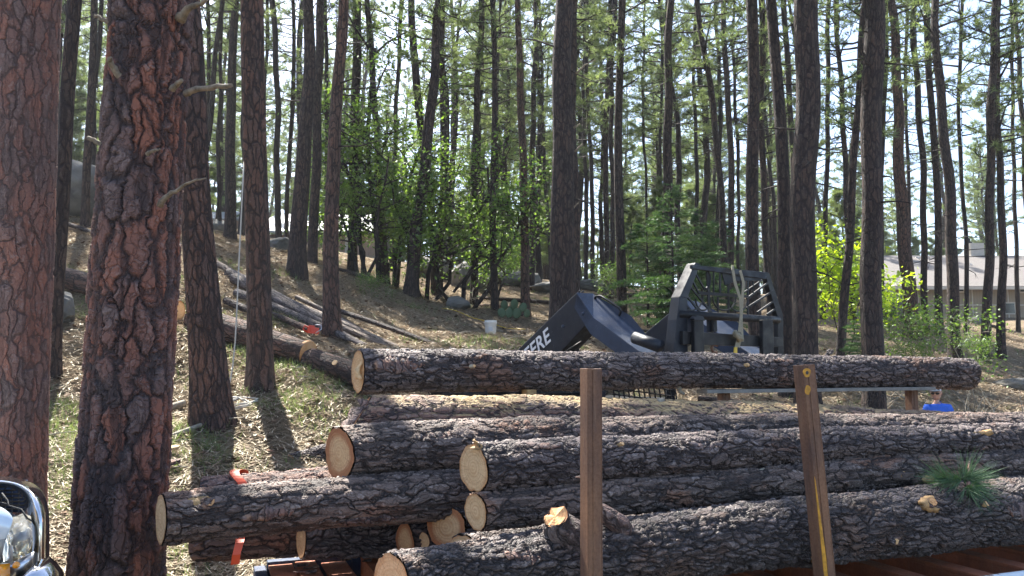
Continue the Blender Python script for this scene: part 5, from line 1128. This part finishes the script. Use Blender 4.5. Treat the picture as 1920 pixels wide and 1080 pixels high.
# ------------------------------------------------------------------ truck nose at the lower left
tk = empty('truck', at(-20, 1080, 3.6)); tk.location.z = Hz(tk.location.x, tk.location.y); tag(tk, 'white truck nose with a chrome grille surround, clear headlamp and amber signal, bottom left', 'truck'); to_ = -tk.location
def tp(px, py, Yd): return at(px, py, Yd) + to_
def sheet(name, rows, mat, parent=None, th=.006, sub=2, smooth=True):
    """rows of equal length point lists -> shell"""
    V = [p for r in rows for p in r]; m_ = len(rows[0]); mb = MB(); mb.add(V, [(i * m_ + j, i * m_ + j + 1, (i + 1) * m_ + j + 1, (i + 1) * m_ + j) for i in range(len(rows) - 1) for j in range(m_ - 1)])
    o = mb.build(name, M[mat], parent or tk, smooth); s = o.modifiers.new('t', 'SOLIDIFY'); s.thickness = th
    if sub: q = o.modifiers.new('s', 'SUBSURF'); q.levels = sub; q.render_levels = sub; q.boundary_smooth = 'PRESERVE_CORNERS'
    return o
# chrome surround: outer path, crest, inner path
outer = [(-150, 905, 3.9), (-70, 893, 3.8), (0, 890, 3.7), (45, 896, 3.6), (72, 908, 3.52), (89, 930, 3.46), (95, 965, 3.42), (95, 1020, 3.4), (94, 1110, 3.4)]
mid = [(-150, 912, 3.62), (-70, 901, 3.5), (0, 899, 3.42), (38, 905, 3.34), (62, 922, 3.26), (78, 945, 3.22), (82, 980, 3.2), (80, 1030, 3.2), (78, 1110, 3.2)]
inner = [(-150, 925, 3.66), (-70, 908, 3.56), (0, 906, 3.48), (32, 912, 3.40), (52, 930, 3.32), (52, 955, 3.28), (62, 985, 3.26), (64, 1030, 3.26), (60, 1110, 3.26)]
inn2 = [(-150, 935, 3.85), (-70, 915, 3.8), (0, 912, 3.75), (28, 918, 3.7), (44, 934, 3.64), (44, 958, 3.5), (56, 985, 3.45), (58, 1030, 3.45), (54, 1110, 3.45)]
sheet('grille_surround', [[tp(*p) for p in r] for r in (outer, mid, inner, inn2)], 'chrome')
sheet('grille', [[tp(x, y, 3.78) for x in (-150, -60, 0, 30, 52)] for y in (900, 930, 960)], 'navy', th=.01, sub=0)
mb = MB()
for i in range(7): mb.tube([tp(-150, 915 + i * 7, 3.72), tp(50, 912 + i * 7, 3.66)], .004, 5)
for i in range(16): mb.tube([tp(-140 + i * 12.5, 905, 3.72), tp(-140 + i * 12.5, 962, 3.66)], .003, 4)
mb.build('grille_mesh', M['black'], tk)
sheet('fender', [[tp(-150, 930, 3.3), tp(-60, 934, 3.2), (tp(0, 944, 3.12)), tp(18, 958, 3.1), tp(30, 972, 3.1)], [tp(-150, 960, 3.1), tp(-60, 965, 3.05), tp(-8, 990, 3.03), tp(6, 998, 3.04), tp(14, 1002, 3.05)], [tp(-150, 1120, 3.3), tp(-60, 1120, 3.24), tp(-20, 1110, 3.2), tp(-14, 1100, 3.2), tp(-10, 1090, 3.2)]], 'truck')
ORIG_SHEET = sheet
def sheet(*a, **k):
    k['sub'] = 0; return ORIG_SHEET(*a, **k)
lens = [[(8, 988, 3.2), (24, 970, 3.2), (44, 962, 3.2), (58, 968, 3.22)], [(18, 1008, 3.1), (32, 995, 3.08), (48, 985, 3.1), (61, 988, 3.16)], [(24, 1034, 3.08), (36, 1026, 3.06), (50, 1016, 3.08), (62, 1014, 3.16)], [(24, 1054, 3.12), (38, 1047, 3.12), (50, 1040, 3.14), (61, 1034, 3.2)]]
hl = sheet('headlight', [[tp(*p) for p in r] for r in lens], 'lens', th=.004)
back = [[(x, y, Yd + .12) for x, y, Yd in r] for r in lens]; sheet('reflector', [[tp(*p) for p in r] for r in back], 'reflector', hl, .004)
mb = MB(); c = tp(42, 1005, 3.17); nD = Vector((.2, -1, .1)).normalized(); mb.tube([c, c + nD * .03, c + nD * .05], [.02, .018, .006], 14); mb.build('bulb', M['white'], hl, True)
l2 = [[(-14, 1012, 3.12), (0, 998, 3.1), (12, 996, 3.1), (18, 1006, 3.12)], [(-14, 1030, 3.08), (0, 1026, 3.06), (12, 1024, 3.06), (20, 1026, 3.1)], [(-14, 1058, 3.12), (0, 1056, 3.1), (12, 1052, 3.1), (19, 1048, 3.12)]]
h2 = sheet('headlight', [[tp(*p) for p in r] for r in l2], 'lens', th=.004); sheet('reflector', [[tp(x, y, Yd + .08) for x, y, Yd in r] for r in l2], 'steel', h2, .004)
sheet('lamp_trim', [[tp(-40, 1058, 3.12), tp(20, 1054, 3.1), tp(40, 1048, 3.1), tp(64, 1034, 3.14)], [tp(-40, 1066, 3.08), tp(20, 1064, 3.06), tp(40, 1058, 3.06), tp(62, 1046, 3.12)], [tp(-40, 1110, 3.1), tp(20, 1092, 3.1), tp(40, 1078, 3.1), tp(60, 1060, 3.14)]], 'steel')
sheet('turn_signal', [[tp(-30, 1060, 3.06), tp(0, 1058, 3.04), tp(19, 1056, 3.05)], [tp(-30, 1085, 3.03), tp(0, 1080, 3.0), tp(19, 1078, 3.03)], [tp(-30, 1120, 3.06), tp(0, 1110, 3.04), tp(16, 1100, 3.06)]], 'amber', th=.01)
mb = MB(); c = tp(32, 1059, 3.04); mb.tube([c, c + nD * .012], .012, 10); mb.build('marker_lamp', M['amber'], tk, True)
sheet('bumper', [[tp(30, 1078, 3.1), tp(60, 1058, 3.08), tp(92, 1042, 3.15), tp(108, 1056, 3.3), tp(118, 1070, 3.5)], [tp(28, 1095, 2.98), tp(60, 1078, 2.96), tp(95, 1062, 3.04), tp(112, 1075, 3.24), tp(124, 1095, 3.48)], [tp(28, 1160, 2.98), tp(60, 1150, 2.96), tp(95, 1150, 3.04), tp(112, 1150, 3.24), tp(124, 1150, 3.48)]], 'chrome')
mb = MB(); P = [(0, 945, 3.35), (4, 925, 3.3), (14, 938, 3.27), (16, 948, 3.26), (40, 955, 3.2), (52, 972, 3.18), (62, 978, 3.18)]; mb.tube([tp(*p) for p in P], .0035, 6); P = [(-20, 938, 3.4), (0, 942, 3.3), (16, 946, 3.26)]; mb.tube([tp(*p) for p in P], .003, 6); mb.build('cable', M['rubber'], tk, True)
sheet('inner_panel', [[tp(-150, 930, 3.8), tp(-40, 945, 3.75), tp(20, 960, 3.6), tp(56, 985, 3.42), tp(60, 1000, 3.4)], [tp(-150, 1120, 3.8), tp(-40, 1120, 3.75), tp(20, 1120, 3.5), tp(58, 1120, 3.4), tp(80, 1120, 3.4)]], 'steel', sub=0)
# the rest of the body, out of the frame to the left
cx_, cy_ = tk.location.x, tk.location.y
mb = MB(); mb.box((-1.75, .55, .95), (1.9, 1.2, .6)); mb.build('hood', M['truck'], tk, bevel=.08)
mb = MB(); c = Vector((-.55, .35, .42)); mb.tube([c - Vector((0, .12, 0)), c + Vector((0, .12, 0))], .40, 26); wh = mb.build('wheel', M['rubber'], tk, True); mb = MB(); mb.tube([c - Vector((0, .125, 0)), c + Vector((0, .125, 0))], .2, 20); mb.build('rim', M['chrome'], wh, True)

# ------------------------------------------------------------------ broadleaf trees, young firs, shrubs
def broad(seed, stems, leafmat, nleaf, Lsz, barkm, tips_k=1.0, clump=.35, name='crown'):
    """stems: list of polylines (local coords) with start radius; sub-branches grow off them and carry leaf clumps"""
    rg = np.random.default_rng(seed); mb = MB(); cl = []
    def grow(path, r, depth):
        P = [np.array(p, float) for p in path]; n = len(P); mb.tube(P, np.linspace(r, r * .45, n), 7 if r > .03 else 4, False)
        L = sum(np.linalg.norm(P[i + 1] - P[i]) for i in range(n - 1))
        if depth == 0:
            for q in rg.uniform(.2, 1, max(2, int(L * 5))):
                f = q * (n - 1); i = min(n - 2, int(f)); cl.append(P[i] + (P[i + 1] - P[i]) * (f - i) + rg.normal(size=3) * clump * .35)
            cl.append(P[-1]); return
        for k in range(int(3 + L * 1.6 * tips_k)):
            q = rg.uniform(.35, 1); f = q * (n - 1); i = min(n - 2, int(f)); b = P[i] + (P[i + 1] - P[i]) * (f - i)
            d = (P[i + 1] - P[i]); d /= np.linalg.norm(d); dd = rg.normal(size=3); dd -= d * dd.dot(d) * .7; dd /= np.linalg.norm(dd); dr = d * .35 + dd + np.array([0, 0, .15]); dr /= np.linalg.norm(dr)
            ll = L * rg.uniform(.22, .45) if depth > 1 else L * rg.uniform(.35, .7); ll = min(ll, 1.5)
            pth = [b]; 
            for s_ in range(3): dr = dr + rg.normal(size=3) * .2; dr /= np.linalg.norm(dr); pth.append(pth[-1] + dr * ll / 3)
            grow(pth, r * .42, depth - 1)
    for p, r, dp in stems: grow(p, r, dp)
    cl = np.array(cl); m = len(cl); k = max(1, nleaf // m); c = np.repeat(cl, k, 0) + rg.normal(size=(m * k, 3)) * clump * .5
    # leaf: quad, mostly facing up, small tilt
    nrm = rg.normal(size=(len(c), 3)) * .75 + np.array([0, 0, 1]); nrm /= np.linalg.norm(nrm, axis=1)[:, None]
    u = np.cross(nrm, rg.normal(size=(len(c), 3))); u /= np.linalg.norm(u, axis=1)[:, None]; v = np.cross(nrm, u); s = Lsz * rg.uniform(.6, 1.25, (len(c), 1))
    V = np.stack([c - u * s * .5, c + v * s * .30, c + u * s * .55 + nrm * s * .1, c - v * s * .30], 1).reshape(-1, 3); Fc = np.arange(len(c) * 4).reshape(-1, 4)
    rn = np.repeat(np.clip(np.repeat(rg.uniform(0, 1, m), k) * .6 + rg.uniform(0, .4, len(c)), 0, 1), 4)
    nm = mesh_np(name, V, Fc, M[leafmat], {'rnd': ('FLOAT', rn)}, False)
    me = bpy.data.meshes.new('branches'); me.from_pydata(mb.v, [], mb.f); a = me.attributes.new('bc', 'FLOAT_VECTOR', 'POINT'); a.data.foreach_set('vector', np.array(mb.bc, dtype=np.float32).ravel()); me.materials.append(M[barkm]); return nm, me
def plant(px, py, Yd, meshes, name, label, cat, group=None, rot=0.0, sc_=1.0, dz=0):
    p = at(px, py, Yd); p.z = Hz(p.x, p.y) + dz; t = empty(name, p); t.rotation_euler = (0, 0, rot); t.scale = (sc_,) * 3; tag(t, label, cat, group); obj('crown', meshes[0], t); obj('branches', meshes[1], t); return t
def stemline(x0, dx, h_, wob, rg, n=6, y=0, dy=0):
    return [(x0 + dx * q + rg.uniform(-1, 1) * wob * (q > 0), y + dy * q + rg.uniform(-1, 1) * wob * (q > 0), -.1 + (h_ + .1) * q) for q in np.linspace(0, 1, n)]
g1 = np.random.default_rng(50)
oakA = broad(51, [(stemline(0, -.4, 6.6, .18, g1), .09, 2), (stemline(.4, 1.0, 5.2, .2, g1), .07, 2), (stemline(-.3, -1.0, 4.4, .2, g1), .06, 2)], 'oakleaf', 4800, .13, 'bark_far')
oakB = broad(52, [(stemline(0, .8, 4.4, .25, g1), .08, 2), (stemline(.3, 2.0, 3.4, .25, g1), .07, 2), (stemline(-.2, -1.6, 3.6, .25, g1), .06, 2)], 'oakleaf', 4300, .13, 'bark_far')
oakC = broad(53, [(stemline(0, .3, 3.2, .2, g1), .06, 2), (stemline(.2, 1.3, 2.6, .2, g1), .05, 2), (stemline(-.1, -1.2, 2.4, .2, g1), .05, 2)], 'oakleaf', 3000, .12, 'bark_far')
plant(712, 520, 25.5, oakA, 'oak_tree', 'tall oak with bright green leaves at the left of the thicket', 'oak tree', 'gambel oaks of the thicket', .3, 1.18)
plant(680, 530, 24.2, oakB, 'oak_tree', 'spreading oak low behind the chainsaw pine, front left of the thicket', 'oak tree', 'gambel oaks of the thicket', 2.2, .95)
plant(745, 540, 26.5, oakA, 'oak_tree', 'oak with crooked dark stems between the crooked pine and the slanting pine', 'oak tree', 'gambel oaks of the thicket', 3.4, .72)
plant(800, 552, 25.5, oakB, 'oak_tree', 'oak with a forked leaning stem right behind the slanting pine', 'oak tree', 'gambel oaks of the thicket', .9, 1.0)
plant(868, 560, 25.2, oakB, 'oak_tree', 'rightmost oak, its branches arching over towards the bucket pine', 'oak tree', 'gambel oaks of the thicket', -.2, 1.02)
plant(930, 560, 30, oakC, 'oak_tree', 'small oak behind the bucket pine', 'oak tree', 'gambel oaks of the thicket', 1.2, 1.0); plant(620, 500, 27, oakC, 'oak_tree', 'small oak in front of the metal roof, left of the thicket', 'oak tree', 'gambel oaks of the thicket', 2.2, .9)
# arching dark oak limb across the slope
mb = MB(); P = [(850, 548), (872, 520), (900, 500), (925, 478), (960, 462)]; p0 = at(850, 550, 24.6); q = [at(x, y, 24.6) - p0 for x, y in P]; mb.tube(q, [.045, .035, .03, .02, .01], 7)
P = [(835, 478), (858, 472), (880, 462), (920, 450)]; mb.tube([at(x, y, 24.6) - p0 for x, y in P], [.05, .04, .03, .02], 7); o = mb.build('fallen_branch', M['bark_far'], None, True); o.location = p0; tag(o, 'dark bare limb arching from the ground through the right oak', 'branch')
# young fir around the dark trunk behind the carriage
def fir(seed, Ht, Rm, nb=46):
    rg = np.random.default_rng(seed); mb = MB(); cs = []; ds = []
    mb.tube([(0, 0, -.1), (.02, 0, Ht * .5), (0, 0, Ht)], [.05, .035, .008], 7)
    for k in range(nb):
        t = (k + rg.uniform()) / nb; z = .35 + (Ht - .4) * t; ln = Rm * (1 - t) ** .75 * rg.uniform(.6, 1.15) + .1; az = rg.uniform(0, 6.28); d = np.array([math.cos(az), math.sin(az), .12 + .3 * t]); sd_ = np.array([-math.sin(az), math.cos(az), 0])
        P = [np.array([0, 0, z]) + d * ln * q + np.array([0, 0, -.22 * ln * q * q]) for q in np.linspace(0, 1, 5)]; mb.tube(P, np.linspace(.012, .004, 5), 4, False)
        for q in np.linspace(.2, 1, int(5 + ln * 8)):
            f = q * 4; i = min(3, int(f)); b = P[i] + (P[i + 1] - P[i]) * (f - i)
            for s_ in (-1, 1):
                l2 = .32 * ln * (1.15 - q) + .08
                for u in np.linspace(.2, 1, max(2, int(l2 / .09))): cs.append(b + (sd_ * s_ + d * .6) * l2 * u); ds.append((sd_ * s_ + d * .8) * .8)
    V, Fc, rn = blades(np.array(cs), np.array(ds), 7, .10, .022, .6, rg); nm = mesh_np('crown', V, Fc, M['needle_fir'], {'rnd': ('FLOAT', rn)}, False)
    me = bpy.data.meshes.new('branches'); me.from_pydata(mb.v, [], mb.f); me.materials.append(M['bark_far']); return nm, me
M['needle_fir'] = leaf_mat('fir_needles', (.025, .07, .03), (.085, .14, .055), .4, (1.5, 1.6, .8))
F1 = fir(61, 4.6, 1.7, 60); F2 = fir(62, 3.2, 1.3, 44)
plant(1262, 590, 22, F1, 'young_fir', 'tallest bushy young fir, wrapped round the dark trunk behind the carriage', 'fir', 'young firs behind the carriage', 0, .92); plant(1215, 590, 23.5, F2, 'young_fir', 'young fir left of the tallest one, behind the far loader arm', 'fir', 'young firs behind the carriage', 1, 1.0)
plant(1318, 590, 23, F1, 'young_fir', 'young fir showing through the carriage lattice', 'fir', 'young firs behind the carriage', 2, .78); plant(1345, 560, 30, F2, 'young_fir', 'small far fir behind the leaning pine foot', 'fir', 'young firs behind the carriage', 3, 1.1); plant(1618, 650, 17, F2, 'young_fir', 'scrubby small fir at the foot of the thick pine by the sapling', 'fir', 'young firs behind the carriage', 3, .55)
g2 = np.random.default_rng(54)
sap = broad(55, [(stemline(0, .2, 3.1, .08, g2), .03, 2), (stemline(.1, -.5, 2.5, .1, g2), .025, 2), (stemline(.1, .7, 2.3, .1, g2), .025, 2)], 'yleaf', 2600, .13, 'bark_far', 1.0, .3)
plant(1578, 630, 20, sap, 'sapling', 'glowing yellow-green sapling between the two thick right pines', 'sapling', None, .4, .98)
shr = broad(56, [(stemline(0, .3, 1.5, .15, g2), .02, 2), (stemline(.1, 1.2, 1.3, .15, g2), .018, 2), (stemline(0, -1.1, 1.2, .15, g2), .018, 2), (stemline(0, -.4, 1.7, .15, g2, dy=.4), .018, 2)], 'oakleaf', 2600, .085, 'deadwood', 1.0, .3)
plant(1745, 668, 20, shr, 'shrub', 'leafy green shrub in front of the house pines, above the tip of the top log', 'shrub', None, .2, 1.0); plant(1835, 625, 24, shr, 'shrub', 'smaller leafy shrub left of the close pair of pines', 'shrub', None, 1.7, .55); plant(1700, 660, 19.5, shr, 'shrub', 'low shrub spilling out left of the main leafy shrub', 'shrub', None, 2.7, .5)
plant(1165, 560, 30, shr, 'shrub', 'pale shrub on the far rise above the grab handle', 'shrub', None, .7, .9); plant(700, 560, 20.5, shr, 'shrub', 'sparse shrub on the bank below the oaks', 'shrub', None, .7, .35)
# dead twiggy branches on the ground
def twigs(px, py, Yd, seed, label, n=14, L=.5):
    rg = random.Random(seed); p = at(px, py, Yd); p.z = Hz(p.x, p.y); mb = MB()
    for k in range(n):
        a = Vector((rg.uniform(-.3, .3), rg.uniform(-.2, .2), 0)); d = Vector((rg.uniform(-1, 1), rg.uniform(-1, 1), rg.uniform(.15, 1))).normalized(); P = [a]
        for s_ in range(4): d = (d + Vector([rg.uniform(-.35, .35) for _ in range(3)])).normalized(); P.append(P[-1] + d * L * .25 * rg.uniform(.6, 1.4))
        mb.tube(P, [.012, .01, .008, .006, .003], 5)
    o = mb.build('dead_branch', M['deadwood'], None, True); o.location = p; tag(o, label, 'dead branch')
twigs(1825, 690, 16, 1, 'bleached twiggy dead branch past the tip of the top log', 18, .75); twigs(1620, 665, 15.5, 2, 'bleached dead twigs at the foot of the thick pine by the sapling', 14, .6); twigs(1885, 745, 14, 3, 'thin bare sapling stems at the lower right behind the stack', 6, 1.1); twigs(1545, 650, 17, 4, 'pale dead twigs left of the sapling', 10, .6); twigs(870, 540, 26, 5, 'dead twigs under the right oak', 12, 1.0); twigs(1690, 668, 17, 6, 'dry grey twigs below the low shrub', 12, .5); twigs(1235, 610, 18, 7, 'bare crooked branch left of the carriage', 8, .9)

# ------------------------------------------------------------------ ground litter and grass
rg = np.random.default_rng(90)
def scatter(n, y0, y1, spread=.78):
    q = rg.uniform(0, 1, n); yy = y0 * (y1 / y0) ** q; xx = rg.uniform(-1, 1, n) * (yy * spread + .6); return xx, yy
def nz2(x, y): return np.sin(x * .9 + 1.3 * np.sin(y * .7)) * np.sin(y * 1.1 + 1.1 * np.sin(x * .8 + 2)) + .5 * np.sin(x * 2.7 + y * 1.3) * np.sin(y * 2.9 - x)
x, y = scatter(330000, 4.3, 42); inbed = (lambda u, v: (u > .2) & (v > 3.1) & (v < 5.4))(x * DU.x + y * DU.y, x * DV.x + y * DV.y); x = x[~inbed]; y = y[~inbed]; z = H(x, y)
L = rg.uniform(.08, .22, len(x)) * (1 + .015 * y); a = rg.uniform(0, 2 * np.pi, len(x)); wd = .0014 + .0005 * y
t = np.stack([np.cos(a), np.sin(a), rg.uniform(-.15, .35, len(x))], 1) * L[:, None]; s = np.stack([-np.sin(a), np.cos(a), 0 * a], 1) * wd[:, None]; c = np.c_[x, y, z + .012 + rg.uniform(0, .035, len(x))]
V = np.stack([c - t * .5 - s, c - t * .5 + s, c + t * .5], 1).reshape(-1, 3)
tag(obj('needle_litter', mesh_np('needle_litter', V, np.arange(len(V)).reshape(-1, 3), M['dry'], {'rnd': ('FLOAT', np.repeat(rg.uniform(0, 1, len(x)), 3))}, False)), 'dry fallen pine needles strewn over the forest floor', 'needle litter', kind='stuff')
x, y = scatter(90000, 4.3, 42); m_ = (nz2(x, y) + .35 * rg.normal(size=len(x)) > np.where((x < 0) & (y < 9), .5, .85)); m_ &= ~((x * DU.x + y * DU.y > .2) & (x * DV.x + y * DV.y > 3.1) & (x * DV.x + y * DV.y < 5.4)); x = x[m_]; y = y[m_]; z = H(x, y)
cen = np.c_[x, y, z]; V, Fc, rn = blades(cen, np.tile([0, 0, .9], (len(x), 1)), 4, .15, .006, .75, rg); rn2 = rn
V = V.reshape(-1, 3, 3); sc2 = np.repeat(1 + (y - 8).clip(0) * .06, 4); cc = np.repeat(cen, 4, 0)[:, None, :]; off2 = V - cc; off2[:, :2, :] *= sc2[:, None, None]; off2[:, 2, 2] = np.abs(off2[:, 2, 2]); V = (cc + off2).reshape(-1, 3)
tag(obj('grass', mesh_np('grass', V, Fc, M['grass'], {'rnd': ('FLOAT', rn2)}, False)), 'thin green and yellowing grass between the needles', 'grass', kind='stuff')
x, y = scatter(16000, 4.6, 26); kk = ~((x * DU.x + y * DU.y > .2) & (x * DV.x + y * DV.y > 3.1) & (x * DV.x + y * DV.y < 5.4)); x = x[kk]; y = y[kk]; z = H(x, y)
a = rg.uniform(0, 6.28, len(x)); L = rg.uniform(.012, .05, len(x)) * (1 + y * .03); u = np.stack([np.cos(a), np.sin(a), rg.uniform(-.4, .4, len(x))], 1) * L[:, None]; v = np.stack([-np.sin(a), np.cos(a), rg.uniform(-.4, .4, len(x))], 1) * (L * rg.uniform(.3, .8, len(x)))[:, None]; c = np.c_[x, y, z + .03]
V = np.stack([c - u, c + v, c + u * .8, c - v], 1).reshape(-1, 3)
tag(obj('bark_chips', mesh_np('bark_chips', V, np.arange(len(V)).reshape(-1, 4), M['chip'], {'rnd': ('FLOAT', np.repeat(rg.uniform(0, 1, len(x)), 4))}, False)), 'reddish brown bark chips and broken cones lying among the needles', 'bark chips', kind='stuff')
# small twigs and cones strewn about
x, y = scatter(900, 5, 30); z = H(x, y); mb = MB()
for i in range(len(x)):
    if .2 < x[i] * DU.x + y[i] * DU.y and 3.1 < x[i] * DV.x + y[i] * DV.y < 5.4: continue
    a = random.uniform(0, 6.28); l = random.uniform(.1, .45); p = Vector((x[i], y[i], z[i] + .015)); d = Vector((math.cos(a), math.sin(a), random.uniform(-.1, .2)))
    mb.tube([p, p + d * l * .5 + Vector((random.gauss(0, .02), random.gauss(0, .02), .01)), p + d * l], [.009, .008, .004], 4, False)
tag(mb.build('twig_litter', M['deadwood']), 'broken twigs scattered over the ground', 'twig litter', kind='stuff')

# ------------------------------------------------------------------ haze: bright air between the far trunks
bm = bmesh.new(); bmesh.ops.create_cube(bm, size=1); me = bpy.data.meshes.new('haze'); bm.to_mesh(me); bm.free()
hz = obj('haze', me, None, (0, 12, 0)); hz.scale = (344, 344, 1); zlo, zhi = float(H(X.ravel(), Y.ravel()).min()) - 1, 62.0
hz.scale = (344, 344, zhi - zlo); hz.location = (0, 12, (zhi + zlo) / 2); tag(hz, 'thin bright haze hanging between the far trunks', kind='stuff')
N = NT('haze_air'); N.t.nodes.remove(N.b); pvn = N.n('ShaderNodeVolumePrincipled'); pvn.inputs['Color'].default_value = (.93, .96, 1, 1); pvn.inputs['Density'].default_value = .0004; pvn.inputs['Anisotropy'].default_value = .35
N.t.links.new(pvn.outputs[0], N.out.inputs['Volume']); me.materials.append(N.m)
